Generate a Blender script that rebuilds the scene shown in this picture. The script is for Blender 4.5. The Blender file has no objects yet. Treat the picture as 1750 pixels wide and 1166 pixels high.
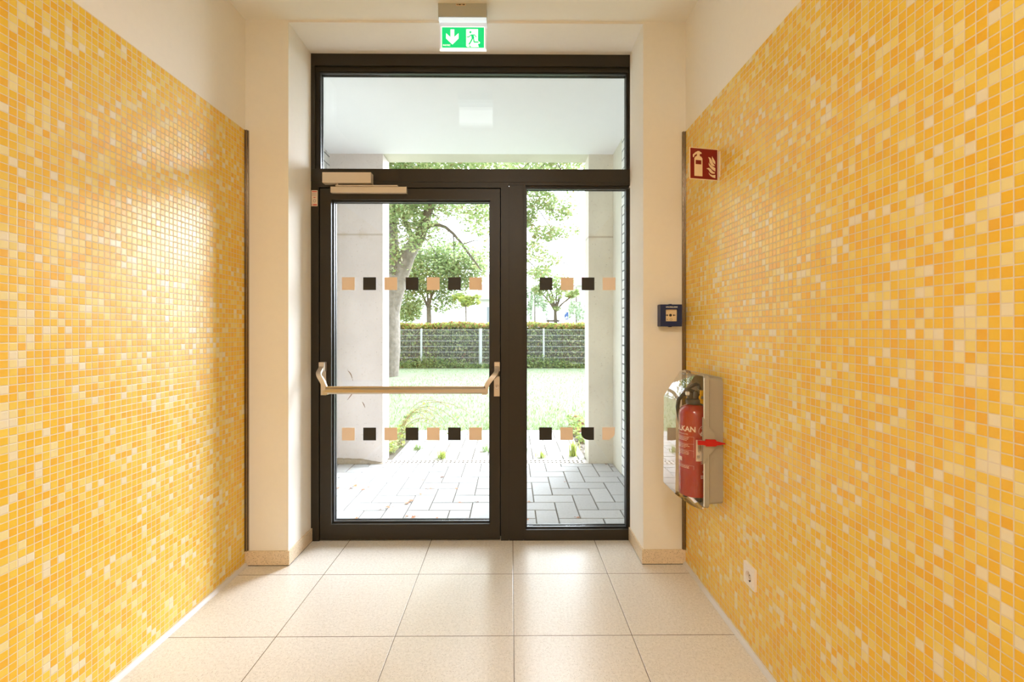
import bpy, bmesh, math, random
import numpy as np
from mathutils import Vector, Matrix

S = bpy.context.scene
COL = S.collection
PI = math.pi

# ------------------------------------------------------------------ camera
cam_d = bpy.data.cameras.new('camera')
cam = bpy.data.objects.new('camera', cam_d)
COL.objects.link(cam)
cam.location = (0, 0, 1.3)
cam.rotation_euler = (PI / 2, 0, -math.radians(0.45))
cam_d.sensor_width = 36
cam_d.lens = 803 / 1750 * 36
cam_d.shift_x = -0.00246
cam_d.shift_y = -0.01029
cam_d.clip_start = 0.02
cam_d.clip_end = 300
S.camera = cam

# ------------------------------------------------------------------ sky, exposure
SKY_BASE, SKY_GLOW = 3.2, 42.0
w = bpy.data.worlds.new('world')
S.world = w
w.use_nodes = True
wn = w.node_tree
wbg = wn.nodes['Background']
# bright overcast sky with the hidden sun behind thin cloud, low and to the right of the door
tc = wn.nodes.new('ShaderNodeTexCoord')
dt = wn.nodes.new('ShaderNodeVectorMath'); dt.operation = 'DOT_PRODUCT'
dt.inputs[1].default_value = Vector((0.56, 0.72, 0.42)).normalized()
wn.links.new(tc.outputs['Generated'], dt.inputs[0])
cl0 = wn.nodes.new('ShaderNodeMath'); cl0.operation = 'MAXIMUM'; cl0.inputs[1].default_value = 0.0
wn.links.new(dt.outputs['Value'], cl0.inputs[0])
pw = wn.nodes.new('ShaderNodeMath'); pw.operation = 'POWER'; pw.inputs[1].default_value = 9.0
wn.links.new(cl0.outputs[0], pw.inputs[0])
ma = wn.nodes.new('ShaderNodeMath'); ma.operation = 'MULTIPLY_ADD'
ma.inputs[1].default_value = SKY_GLOW; ma.inputs[2].default_value = SKY_BASE
wn.links.new(pw.outputs[0], ma.inputs[0])
wbg.inputs['Color'].default_value = (0.90, 0.965, 1.06, 1)
wn.links.new(ma.outputs[0], wbg.inputs['Strength'])

S.view_settings.view_transform = 'Standard'
S.view_settings.look = 'None'
S.view_settings.exposure = 0.0
S.view_settings.gamma = 1.0
S.view_settings.use_curve_mapping = False
S.cycles.max_bounces = 12
S.cycles.diffuse_bounces = 7
S.cycles.transparent_max_bounces = 24
S.cycles.sample_clamp_indirect = 8.0
S.cycles.use_denoising = True

LAMP_COL = (1.0, 0.955, 0.87)
LAMP_W = 36.0

def area(name, loc, size, power, color, rot=(0, 0, 0), shape='DISK', parent=None):
    l = bpy.data.lights.new(name, 'AREA')
    l.shape = shape
    l.size = size
    l.energy = power
    l.color = color
    o = bpy.data.objects.new(name, l)
    COL.objects.link(o)
    if parent:
        o.parent = parent
        loc = Vector(loc) - wl(parent)
    o.location = loc
    o.rotation_euler = rot
    return o

# ------------------------------------------------------------------ helpers
def wl(o):
    v = Vector((0, 0, 0))
    while o is not None:
        v += o.location
        o = o.parent
    return v

def setp(o, label=None, cat=None, group=None, kind=None):
    if label: o['label'] = label
    if cat: o['category'] = cat
    if group: o['group'] = group
    if kind: o['kind'] = kind
    return o

def thing(name, label, cat, loc, group=None, kind=None):
    o = bpy.data.objects.new(name, None)
    o.empty_display_size = 0.1
    COL.objects.link(o)
    o.location = loc
    return setp(o, label, cat, group, kind)

def link_mesh(name, me, mat, parent=None):
    if not isinstance(mat, (list, tuple)): mat = [mat]
    for m in mat: me.materials.append(m)
    o = bpy.data.objects.new(name, me)
    COL.objects.link(o)
    if parent is not None:
        o.parent = parent
        me.transform(Matrix.Translation(-wl(parent)))
    else:
        co = np.empty(len(me.vertices) * 3, dtype=np.float32)
        me.vertices.foreach_get('co', co)
        co = co.reshape(-1, 3)
        mn, mx = co.min(0), co.max(0)
        c = Vector(((mn[0] + mx[0]) / 2, (mn[1] + mx[1]) / 2, mn[2]))
        me.transform(Matrix.Translation(-c))
        o.location = c
    return o

def build(name, bm, mat, parent=None, smooth=False, bevel=0.0, seg=2):
    if bevel > 0:
        es = [e for e in bm.edges if len(e.link_faces) == 2 and e.calc_face_angle(0) > 0.5]
        bmesh.ops.bevel(bm, geom=es, offset=bevel, segments=seg, profile=0.5, affect='EDGES', clamp_overlap=True)
    me = bpy.data.meshes.new(name)
    bmesh.ops.recalc_face_normals(bm, faces=bm.faces)
    bm.to_mesh(me)
    bm.free()
    o = link_mesh(name, me, mat, parent)
    if smooth:
        for p in me.polygons: p.use_smooth = True
        try: me.set_sharp_from_angle(angle=math.radians(38))
        except Exception: pass
    return o

def B(): return bmesh.new()

def box(bm, x0, x1, y0, y1, z0, z1):
    v = [bm.verts.new((x, y, z)) for x in (x0, x1) for y in (y0, y1) for z in (z0, z1)]
    for f in ((0, 1, 3, 2), (4, 6, 7, 5), (0, 4, 5, 1), (2, 3, 7, 6), (0, 2, 6, 4), (1, 5, 7, 3)):
        bm.faces.new([v[i] for i in f])
    return v

def mbox(name, dims, mat, parent=None, bevel=0.0):
    bm = B(); box(bm, *dims)
    return build(name, bm, mat, parent, bevel=bevel)

def tube(bm, pts, rad, n=10, cap=True):
    pts = [Vector(p) for p in pts]
    if not isinstance(rad, (list, tuple)): rad = [rad] * len(pts)
    rings = []
    up = Vector((0, 0, 1))
    prev = None
    for i, p in enumerate(pts):
        t = (pts[min(i + 1, len(pts) - 1)] - pts[max(i - 1, 0)]).normalized()
        if prev is None:
            a = t.cross(up)
            if a.length < 0.1: a = t.cross(Vector((1, 0, 0)))
            a.normalize()
        else:
            a = (prev - t * prev.dot(t)).normalized()
        prev = a
        b = t.cross(a)
        rings.append([bm.verts.new(p + (a * math.cos(2 * PI * k / n) + b * math.sin(2 * PI * k / n)) * rad[i]) for k in range(n)])
    for r0, r1 in zip(rings, rings[1:]):
        for k in range(n):
            bm.faces.new((r0[k], r0[(k + 1) % n], r1[(k + 1) % n], r1[k]))
    if cap:
        bm.faces.new(rings[0][::-1]); bm.faces.new(rings[-1])

def sweep(bm, pts, w_, h_, side=Vector((1, 0, 0))):
    """rectangular bar swept along pts; w_ along `side`, h_ across"""
    pts = [Vector(p) for p in pts]
    rings = []
    for i, p in enumerate(pts):
        t = (pts[min(i + 1, len(pts) - 1)] - pts[max(i - 1, 0)]).normalized()
        a = (side - t * side.dot(t)).normalized()
        b = t.cross(a)
        rings.append([bm.verts.new(p + a * sx * w_ / 2 + b * sy * h_ / 2) for sx, sy in ((-1, -1), (1, -1), (1, 1), (-1, 1))])
    for r0, r1 in zip(rings, rings[1:]):
        for k in range(4):
            bm.faces.new((r0[k], r0[(k + 1) % 4], r1[(k + 1) % 4], r1[k]))
    bm.faces.new(rings[0][::-1]); bm.faces.new(rings[-1])

def lathe(bm, prof, c, n=40, axis='Z'):
    rings = []
    for r, h in prof:
        ring = []
        for k in range(n):
            a = 2 * PI * k / n
            if axis == 'Z': p = (c[0] + r * math.cos(a), c[1] + r * math.sin(a), c[2] + h)
            elif axis == 'X': p = (c[0] + h, c[1] + r * math.cos(a), c[2] + r * math.sin(a))
            else: p = (c[0] + r * math.cos(a), c[1] + h, c[2] + r * math.sin(a))
            ring.append(bm.verts.new(p))
        rings.append(ring)
    for r0, r1 in zip(rings, rings[1:]):
        for k in range(n):
            bm.faces.new((r0[k], r0[(k + 1) % n], r1[(k + 1) % n], r1[k]))
    bm.faces.new(rings[0][::-1]); bm.faces.new(rings[-1])

def prism(bm, poly, fn, d0, d1):
    """polygon (u,v) list extruded from depth d0 to d1; fn(u,v,d) -> xyz"""
    a = [bm.verts.new(fn(u, v, d0)) for u, v in poly]
    b = [bm.verts.new(fn(u, v, d1)) for u, v in poly]
    n = len(poly)
    bm.faces.new(a); bm.faces.new(b[::-1])
    for i in range(n):
        bm.faces.new((a[i], b[i], b[(i + 1) % n], a[(i + 1) % n]))

def ring_prism(bm, outer, inner, fn, d0, d1):
    n = len(outer)
    vs = [[bm.verts.new(fn(u, v, d)) for u, v in P] for P in (outer, inner) for d in (d0, d1)]
    o0, o1, i0, i1 = vs
    for i in range(n):
        j = (i + 1) % n
        bm.faces.new((o0[i], o0[j], i0[j], i0[i]))
        bm.faces.new((o1[i], i1[i], i1[j], o1[j]))
        bm.faces.new((o0[i], o1[i], o1[j], o0[j]))
        bm.faces.new((i0[i], i0[j], i1[j], i1[i]))

def stroke(pts, wd):
    """polyline -> list of quads/discs as polygons (u,v)"""
    out = []
    for (x0, y0), (x1, y1) in zip(pts, pts[1:]):
        dx, dy = x1 - x0, y1 - y0
        L = math.hypot(dx, dy) or 1
        nx, ny = -dy / L * wd / 2, dx / L * wd / 2
        out.append([(x0 + nx, y0 + ny), (x1 + nx, y1 + ny), (x1 - nx, y1 - ny), (x0 - nx, y0 - ny)])
    for x, y in pts[1:-1]:
        out.append([(x + wd / 2 * math.cos(2 * PI * k / 10), y + wd / 2 * math.sin(2 * PI * k / 10)) for k in range(10)])
    return out

def disc(x, y, r, n=16): return [(x + r * math.cos(2 * PI * k / n), y + r * math.sin(2 * PI * k / n)) for k in range(n)]

def text_mesh(txt, size, bold=0.0):
    cu = bpy.data.curves.new('t', 'FONT')
    cu.body = txt
    cu.size = size
    cu.align_x = 'CENTER'; cu.align_y = 'CENTER'
    cu.offset = bold
    cu.resolution_u = 3
    o = bpy.data.objects.new('t', cu)
    me = bpy.data.meshes.new_from_object(o)
    bpy.data.objects.remove(o)
    return me

def text(name, txt, size, fn, mat, parent, bold=0.0):
    me = text_mesh(txt, size, bold)
    for v in me.vertices: v.co = fn(v.co.x, v.co.y)
    me.name = name
    return link_mesh(name, me, mat, parent)

# ------------------------------------------------------------------ materials
def mat(name, color=(0.8, 0.8, 0.8), rough=0.5, metal=0.0, spec=0.5, emit=None, estr=0.0, noise=0.0, nscale=20.0, bump=0.0, coat=0.0):
    m = bpy.data.materials.new(name)
    m.use_nodes = True
    nt = m.node_tree
    p = nt.nodes['Principled BSDF']
    p.inputs['Base Color'].default_value = (*color, 1)
    p.inputs['Roughness'].default_value = rough
    p.inputs['Metallic'].default_value = metal
    p.inputs['Specular IOR Level'].default_value = spec
    p.inputs['Coat Weight'].default_value = coat
    if emit:
        p.inputs['Emission Color'].default_value = (*emit, 1)
        p.inputs['Emission Strength'].default_value = estr
    if noise > 0 or bump > 0:
        g = nt.nodes.new('ShaderNodeNewGeometry')
        n = nt.nodes.new('ShaderNodeTexNoise')
        n.inputs['Scale'].default_value = nscale
        n.inputs['Detail'].default_value = 5
        nt.links.new(g.outputs['Position'], n.inputs['Vector'])
        if noise > 0:
            r = nt.nodes.new('ShaderNodeMix'); r.data_type = 'RGBA'
            r.inputs['A'].default_value = (*[c * (1 - noise) for c in color], 1)
            r.inputs['B'].default_value = (*[min(1, c * (1 + noise)) for c in color], 1)
            nt.links.new(n.outputs['Fac'], r.inputs['Factor'])
            nt.links.new(r.outputs['Result'], p.inputs['Base Color'])
        if bump > 0:
            bn = nt.nodes.new('ShaderNodeBump')
            bn.inputs['Strength'].default_value = bump
            bn.inputs['Distance'].default_value = 0.002
            nt.links.new(n.outputs['Fac'], bn.inputs['Height'])
            nt.links.new(bn.outputs['Normal'], p.inputs['Normal'])
    return m

class NT:
    """small node-graph helper"""
    def __init__(s, m): s.t = m.node_tree; s.p = s.t.nodes['Principled BSDF']
    def new(s, k): return s.t.nodes.new(k)
    def link(s, a, b): s.t.links.new(a, b)
    def _in(s, sock, v):
        if hasattr(v, 'is_linked') or isinstance(v, bpy.types.NodeSocket): s.link(v, sock)
        else: sock.default_value = v
    def math(s, op, a, b=None, clamp=False):
        n = s.new('ShaderNodeMath'); n.operation = op; n.use_clamp = clamp
        s._in(n.inputs[0], a)
        if b is not None: s._in(n.inputs[1], b)
        return n.outputs[0]
    def mapr(s, v, a, b, c=0.0, d=1.0):
        n = s.new('ShaderNodeMapRange')
        s._in(n.inputs['Value'], v)
        for k, x in zip(('From Min', 'From Max', 'To Min', 'To Max'), (a, b, c, d)): n.inputs[k].default_value = x
        return n.outputs['Result']
    def mix(s, f, a, b):
        n = s.new('ShaderNodeMix'); n.data_type = 'RGBA'
        s._in(n.inputs['Factor'], f)
        for k, x in (('A', a), ('B', b)):
            if isinstance(x, tuple): n.inputs[k].default_value = (*x, 1)
            else: s.link(x, n.inputs[k])
        return n.outputs['Result']
    def pos(s):
        g = s.new('ShaderNodeNewGeometry'); q = s.new('ShaderNodeSeparateXYZ')
        s.link(g.outputs['Position'], q.inputs[0])
        return g, q.outputs[0], q.outputs[1], q.outputs[2]
    def noise(s, vec, scale, detail=3):
        n = s.new('ShaderNodeTexNoise'); n.inputs['Scale'].default_value = scale; n.inputs['Detail'].default_value = detail
        s.link(vec, n.inputs['Vector']); return n.outputs['Fac']
    def voro(s, vec, scale):
        n = s.new('ShaderNodeTexVoronoi'); n.inputs['Scale'].default_value = scale
        s.link(vec, n.inputs['Vector']); return n
    def bump(s, h, strength, dist, normal=None):
        n = s.new('ShaderNodeBump'); n.inputs['Strength'].default_value = strength; n.inputs['Distance'].default_value = dist
        s.link(h, n.inputs['Height'])
        if normal is not None: s.link(normal, n.inputs['Normal'])
        return n.outputs['Normal']

def mosaic_mat(name, y0, pitch):
    m = mat(name, rough=0.3, spec=0.42)
    n = NT(m)
    g, x, y, z = n.pos()
    u = n.math('DIVIDE', n.math('SUBTRACT', y, y0), pitch)
    v = n.math('DIVIDE', z, pitch)
    cu, cv = n.math('FLOOR', u), n.math('FLOOR', v)
    fu, fv = n.math('SUBTRACT', u, cu), n.math('SUBTRACT', v, cv)
    eu = n.math('MINIMUM', fu, n.math('SUBTRACT', 1.0, fu))
    ev = n.math('MINIMUM', fv, n.math('SUBTRACT', 1.0, fv))
    d = n.math('MINIMUM', eu, ev)
    cb = n.new('ShaderNodeCombineXYZ')
    n.link(n.math('ADD', cu, 0.5), cb.inputs[0]); n.link(n.math('ADD', cv, 0.5), cb.inputs[1])
    wnz = n.new('ShaderNodeTexWhiteNoise'); wnz.noise_dimensions = '2D'
    n.link(cb.outputs[0], wnz.inputs['Vector'])
    cr = n.new('ShaderNodeValToRGB'); cr.color_ramp.interpolation = 'CONSTANT'
    stops = [(0.0, (0.79, 0.425, 0.018)), (0.13, (0.80, 0.465, 0.022)), (0.37, (0.80, 0.505, 0.030)), (0.61, (0.80, 0.545, 0.060)),
             (0.78, (0.79, 0.61, 0.16)), (0.875, (0.78, 0.66, 0.31)), (0.945, (0.77, 0.69, 0.50))]
    e = cr.color_ramp.elements
    e[0].position, e[0].color = 0, (*stops[0][1], 1)
    e[1].position, e[1].color = stops[1][0], (*stops[1][1], 1)
    for p_, c_ in stops[2:]:
        k = e.new(p_); k.color = (*c_, 1)
    n.link(wnz.outputs['Value'], cr.inputs['Fac'])
    inner = n.noise(g.outputs['Position'], 55, 2)
    tile = n.mix(n.mapr(inner, 0.3, 0.7, 0.0, 0.16), cr.outputs['Color'], (0.82, 0.58, 0.08))
    mask = n.mapr(d, 0.040, 0.062)
    n.link(n.mix(mask, (0.70, 0.60, 0.48), tile), n.p.inputs['Base Color'])
    n.link(n.mapr(mask, 0, 1, 0.75, 0.32), n.p.inputs['Roughness'])
    # each glazed tile sits at its own slight tilt
    vm = n.new('ShaderNodeVectorMath'); vm.operation = 'MULTIPLY_ADD'
    n.link(wnz.outputs['Color'], vm.inputs[0])
    vm.inputs[1].default_value = (0.045,) * 3; vm.inputs[2].default_value = (-0.0225,) * 3
    va = n.new('ShaderNodeVectorMath'); va.operation = 'ADD'
    n.link(g.outputs['Normal'], va.inputs[0]); n.link(vm.outputs[0], va.inputs[1])
    vn = n.new('ShaderNodeVectorMath'); vn.operation = 'NORMALIZE'
    n.link(va.outputs[0], vn.inputs[0])
    n.link(n.bump(n.mapr(d, 0.03, 0.11), 0.5, 0.0012, vn.outputs[0]), n.p.inputs['Normal'])
    return m

def terrazzo_mat(name, joints, base=(0.70, 0.665, 0.62), sc=1.0):
    m = mat(name, rough=0.3)
    n = NT(m)
    g, x, y, z = n.pos()
    v1 = n.voro(g.outputs['Position'], 190 * sc)
    v2 = n.voro(g.outputs['Position'], 420)
    dk = n.mapr(v1.outputs['Distance'], 0.16, 0.26, 1.0, 0.0)
    sel = n.math('GREATER_THAN', v1.outputs['Color'], 0.50)
    c = n.mix(n.mapr(n.noise(g.outputs['Position'], 90, 4), 0.35, 0.65), tuple(k * 0.93 for k in base), tuple(min(1, k * 1.06) for k in base))
    c = n.mix(n.math('MULTIPLY', n.mapr(v2.outputs['Distance'], 0.1, 0.3, 1, 0), 0.5), c, (0.50, 0.37, 0.25))
    c = n.mix(n.math('MULTIPLY', n.math('MULTIPLY', dk, sel), 0.8), c, (0.22, 0.14, 0.085))
    if joints:
        p = 0.5045
        def jd(s_, off, pp):
            q = n.math('DIVIDE', n.math('SUBTRACT', s_, off), pp)
            f = n.math('FRACT', n.math('ADD', q, 100.0))
            return n.math('MULTIPLY', n.math('MINIMUM', f, n.math('SUBTRACT', 1.0, f)), pp)
        d = n.math('MINIMUM', jd(x, 0.0125, p), jd(y, 2.508, 0.508))
        j = n.mapr(d, 0.0011, 0.0022, 1.0, 0.0)
        c = n.mix(j, c, (0.13, 0.09, 0.055))
        n.link(n.bump(n.mapr(d, 0.0008, 0.003), 0.6, 0.001), n.p.inputs['Normal'])
    n.link(c, n.p.inputs['Base Color'])
    n.p.inputs['Roughness'].default_value = 0.27
    return m

def concrete_mat(name, base, seam_z=None):
    m = mat(name, rough=0.85)
    n = NT(m)
    g, x, y, z = n.pos()
    P = g.outputs['Position']
    big = n.mapr(n.noise(P, 2.2, 6), 0.3, 0.7)
    c = n.mix(big, tuple(k * 0.90 for k in base), tuple(min(1, k * 1.05) for k in base))
    c = n.mix(n.math('MULTIPLY', n.mapr(n.noise(P, 45, 5), 0.58, 0.72), 0.18), c, (0.42, 0.32, 0.22))
    v = n.voro(P, 26)
    pit = n.math('MULTIPLY', n.mapr(v.outputs['Distance'], 0.05, 0.10, 1, 0), n.math('GREATER_THAN', v.outputs['Color'], 0.45))
    c = n.mix(n.math('MULTIPLY', pit, 0.75), c, (0.16, 0.12, 0.08))
    if seam_z is not None:
        dz = n.math('ABSOLUTE', n.math('SUBTRACT', z, seam_z))
        c = n.mix(n.math('MULTIPLY', n.mapr(dz, 0.006, 0.012, 1, 0), 0.55), c, (0.35, 0.28, 0.20))
        st = n.math('MULTIPLY', n.mapr(dz, 0.0, 0.06, 1, 0), n.mapr(n.noise(P, 9, 4), 0.5, 0.7))
        c = n.mix(n.math('MULTIPLY', st, 0.4), c, (0.45, 0.34, 0.22))
    n.link(c, n.p.inputs['Base Color'])
    n.link(n.bump(n.noise(P, 60, 6), 0.25, 0.003), n.p.inputs['Normal'])
    return m

def brick_mat(name, course=0.0833, length=0.25):
    m = mat(name, rough=0.8)
    n = NT(m)
    g, x, y, z = n.pos()
    row = n.math('FLOOR', n.math('DIVIDE', z, course))
    fz = n.math('SUBTRACT', n.math('DIVIDE', z, course), row)
    off = n.math('MULTIPLY', n.math('MODULO', row, 2.0), 0.5)
    s = n.math('ADD', n.math('DIVIDE', n.math('ADD', y, n.math('MULTIPLY', x, 1.0)), length), off)
    fs = n.math('FRACT', s)
    dz = n.math('MULTIPLY', n.math('MINIMUM', fz, n.math('SUBTRACT', 1.0, fz)), course)
    ds = n.math('MULTIPLY', n.math('MINIMUM', fs, n.math('SUBTRACT', 1.0, fs)), length)
    d = n.math('MINIMUM', dz, ds)
    mort = n.mapr(d, 0.006, 0.0075, 1, 0)
    c = n.mix(n.mapr(n.noise(g.outputs['Position'], 30, 5), 0.35, 0.7), (0.70, 0.71, 0.69), (0.82, 0.82, 0.80))
    c = n.mix(mort, c, (0.27, 0.28, 0.28))
    n.link(c, n.p.inputs['Base Color'])
    n.link(n.bump(n.mapr(d, 0.004, 0.010), 0.8, 0.005), n.p.inputs['Normal'])
    return m

def attr_mat(name, rough=0.6, transl=0.0, ns=30, amt=0.15, bump=0.0):
    m = mat(name, rough=rough, spec=0.3)
    n = NT(m)
    a = n.new('ShaderNodeAttribute'); a.attribute_name = 'col'
    g = n.new('ShaderNodeNewGeometry')
    f = n.noise(g.outputs['Position'], ns, 4)
    mu = n.new('ShaderNodeMix'); mu.data_type = 'RGBA'; mu.blend_type = 'MULTIPLY'; mu.inputs['Factor'].default_value = 1
    n.link(a.outputs['Color'], mu.inputs['A'])
    n.link(n.mix(f, (1 - amt,) * 3, (1 + amt,) * 3), mu.inputs['B'])
    n.link(mu.outputs['Result'], n.p.inputs['Base Color'])
    if bump: n.link(n.bump(f, bump, 0.002), n.p.inputs['Normal'])
    if transl:
        tr = n.new('ShaderNodeBsdfTranslucent'); n.link(mu.outputs['Result'], tr.inputs['Color'])
        mx = n.new('ShaderNodeMixShader'); mx.inputs[0].default_value = transl
        out = n.t.nodes['Material Output']
        n.link(n.p.outputs[0], mx.inputs[1]); n.link(tr.outputs[0], mx.inputs[2]); n.link(mx.outputs[0], out.inputs['Surface'])
    return m

def pane_mat(name, tint=(1, 1, 1), ior=1.5, rough=0.0, faces=1.0):
    """thin clear sheet: Fresnel mirror over straight-through transmission"""
    m = bpy.data.materials.new(name); m.use_nodes = True
    t = m.node_tree; t.nodes.clear()
    out = t.nodes.new('ShaderNodeOutputMaterial')
    fr = t.nodes.new('ShaderNodeFresnel'); fr.inputs['IOR'].default_value = ior
    # the same reflectance from either side of the sheet
    g = t.nodes.new('ShaderNodeNewGeometry')
    lw = t.nodes.new('ShaderNodeMath'); lw.operation = 'MULTIPLY_ADD'
    lw.inputs[1].default_value = 1 / ior - ior; lw.inputs[2].default_value = ior
    t.links.new(g.outputs['Backfacing'], lw.inputs[0])
    # backfacing: Fresnel node inverts the ior itself, so feed the inverse back
    inv = t.nodes.new('ShaderNodeMath'); inv.operation = 'MAXIMUM'; inv.inputs[1].default_value = 0.01
    t.links.new(lw.outputs[0], inv.inputs[0]); t.links.new(inv.outputs[0], fr.inputs['IOR'])
    ad = t.nodes.new('ShaderNodeMath'); ad.operation = 'MULTIPLY'; ad.inputs[1].default_value = faces; ad.use_clamp = True
    t.links.new(fr.outputs[0], ad.inputs[0])
    tr = t.nodes.new('ShaderNodeBsdfTransparent'); tr.inputs['Color'].default_value = (*tint, 1)
    gl = t.nodes.new('ShaderNodeBsdfGlossy'); gl.inputs['Roughness'].default_value = rough
    mx = t.nodes.new('ShaderNodeMixShader')
    t.links.new(ad.outputs[0], mx.inputs[0]); t.links.new(tr.outputs[0], mx.inputs[1]); t.links.new(gl.outputs[0], mx.inputs[2])
    t.links.new(mx.outputs[0], out.inputs['Surface'])
    return m

M = {}
M['plaster'] = mat('wall_paint', (0.81, 0.78, 0.725), 0.85, noise=0.02, nscale=40, bump=0.15)
M['ceiling'] = mat('ceiling_paint', (0.81, 0.79, 0.73), 0.9, noise=0.015, nscale=30)
M['mosaic_l'] = mosaic_mat('mosaic_left', 1.3585, 0.02478)
M['mosaic_r'] = mosaic_mat('mosaic_right', 0.9243, 0.02460)
M['floor'] = terrazzo_mat('terrazzo_tiles', True)
M['skirt'] = terrazzo_mat('terrazzo_skirting', False, (0.72, 0.59, 0.43), 0.62)
M['strip'] = mat('grey_sealing_strip', (0.62, 0.60, 0.59), 0.4)
M['black'] = mat('black_rubber', (0.012, 0.012, 0.014), 0.35)
M['dark_gap'] = mat('dark_joint', (0.006, 0.005, 0.005), 0.9)
M['frame'] = mat('brown_aluminium', (0.024, 0.018, 0.010), 0.38, spec=0.35, metal=0.0, noise=0.06, nscale=400, bump=0.05)
M['steel'] = mat('brushed_steel', (0.55, 0.48, 0.40), 0.28, metal=1.0, noise=0.05, nscale=120)
M['edge_metal'] = mat('bronze_edge_metal', (0.34, 0.28, 0.21), 0.25, metal=1.0)
M['satin'] = mat('satin_silver', (0.60, 0.53, 0.45), 0.45, metal=0.75)
M['closer'] = mat('silver_paint', (0.64, 0.56, 0.46), 0.5, metal=0.2)
M['glass'] = pane_mat('clear_glass', (0.985, 0.995, 0.99), 1.52)
M['plex'] = pane_mat('clear_plastic', (0.97, 0.97, 0.965), 1.5, 0.012, 1.8)   # one sheet stands for both faces
M['beige_film'] = mat('beige_film', (0.80, 0.64, 0.50), 0.6)
M['black_film'] = mat('black_film', (0.014, 0.012, 0.008), 0.5)
M['porch_ceiling'] = mat('porch_ceiling_paint', (0.84, 0.84, 0.86), 0.9, noise=0.02, nscale=8)
M['brick'] = brick_mat('white_brick')
M['pier_l'] = concrete_mat('concrete_smooth', (0.64, 0.58, 0.55), 2.24)
M['pier_r'] = concrete_mat('concrete_stained', (0.75, 0.72, 0.63), 2.22)
M['conc'] = concrete_mat('concrete_plain', (0.64, 0.62, 0.52))
M['mortar'] = mat('mortar', (0.30, 0.25, 0.19), 0.95, noise=0.3, nscale=60, bump=0.8)
M['paver'] = attr_mat('paver', 0.85, 0, 60, 0.12, 0.3)
M['joint_sand'] = mat('joint_sand', (0.11, 0.095, 0.07), 0.95, noise=0.3, nscale=80)
M['grate'] = mat('rusty_grate', (0.55, 0.50, 0.46), 0.6, metal=0.3, noise=0.2, nscale=60)
M['leaf'] = attr_mat('leaf', 0.55, 0.45, 4, 0.2)
M['bark'] = mat('bark', (0.19, 0.165, 0.14), 0.95, noise=0.75, nscale=9, bump=1.0)
M['bark_dark'] = mat('bark_dark', (0.12, 0.10, 0.075), 0.95, noise=0.4, nscale=14, bump=1.0)
M['lawn'] = mat('lawn', (0.18, 0.235, 0.135), 0.95, noise=0.35, nscale=3.5)
M['soil'] = mat('soil', (0.09, 0.065, 0.045), 0.95, noise=0.3, nscale=20)
M['galv'] = mat('galvanised_wire', (0.62, 0.66, 0.68), 0.5, metal=0.3)
M['white_paint'] = mat('white_paint', (0.80, 0.79, 0.78), 0.4)
M['white_plastic'] = mat('white_plastic', (0.80, 0.74, 0.68), 0.3)
M['roof'] = mat('clay_roof', (0.52, 0.32, 0.31), 0.8, noise=0.2, nscale=8)
M['window_dark'] = mat('window_glass_dark', (0.30, 0.34, 0.40), 0.3)
M['render_white'] = mat('house_render', (0.82, 0.82, 0.81), 0.9, noise=0.03, nscale=3)
M['wood'] = mat('weathered_wood', (0.10, 0.085, 0.07), 0.9, noise=0.3, nscale=20)
M['sign_blue'] = mat('sign_blue', (0.05, 0.14, 0.42), 0.5)

# ------------------------------------------------------------------ the room shell
XL, XR = -1.470, 0.975
YF = 2.612            # face of the wall around the door
YD = 2.905            # inner face of the door frame
ZC = 3.02
XA, XB = -1.232, 0.738     # reveals
YB = -3.4

def structure(o, label, cat): return setp(o, label, cat, kind='structure')

structure(mbox('floor', (XL - 0.2, XR + 0.2, YB - 0.2, 2.995, -0.12, 0.0), M['floor']), 'polished beige terrazzo tile floor of the corridor', 'floor')
structure(mbox('ceiling', (XL - 0.2, XR + 0.2, YB - 0.2, YF + 0.01, ZC, ZC + 0.2), M['ceiling']), 'cream painted corridor ceiling', 'ceiling')
for nm, lab, x0, x1, mm, xs in (('left', 'corridor wall left of the door, yellow glass mosaic below cream paint', XL - 0.2, XL, 'mosaic_l', 1),
                                ('right', 'corridor wall right of the door, yellow glass mosaic below cream paint', XR, XR + 0.2, 'mosaic_r', -1)):
    wa = structure(mbox('wall_' + nm, (x0, x1, YB - 0.2, YF + 0.02, 0, ZC), M['plaster']), lab, 'wall')
    xf = x1 if xs > 0 else x0
    d = 0.004 * xs
    mbox('mosaic_cladding', (min(xf, xf + d), max(xf, xf + d), YB, YF - 0.004, 0.0, 97 * 0.0248), M[mm], wa)
    # grey sealing strip along the foot of the mosaic
    bm = B()
    prism(bm, [(0, 0), (0.016, 0), (0.013, 0.006), (0.006, 0.016), (0, 0.018)], lambda u, v, dd: (xf + xs * (0.004 + u), dd, v), YB, YF - 0.004)
    o = build('trim_' + ('1' if xs > 0 else '2'), bm, M['strip'])
    structure(o, 'grey strip along the foot of the %s mosaic wall' % nm, 'sealing strip')
structure(mbox('wall_back', (XL, XR, YB - 0.2, YB, 0, ZC), M['plaster']), 'cream wall closing the corridor behind the viewer', 'wall')
# wall around the door: two jambs and the lintel, one body
bm = B()
box(bm, XL - 0.33, XA, YF, 2.995, 0, ZC + 0.2)
box(bm, XB, XR + 0.05, YF, 2.995, 0, ZC + 0.2)
box(bm, XA, XB, YF, 2.995, 3.008, ZC + 0.2)
structure(build('wall_front', bm, M['plaster']), 'cream wall around the door with deep white reveals', 'wall')

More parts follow.
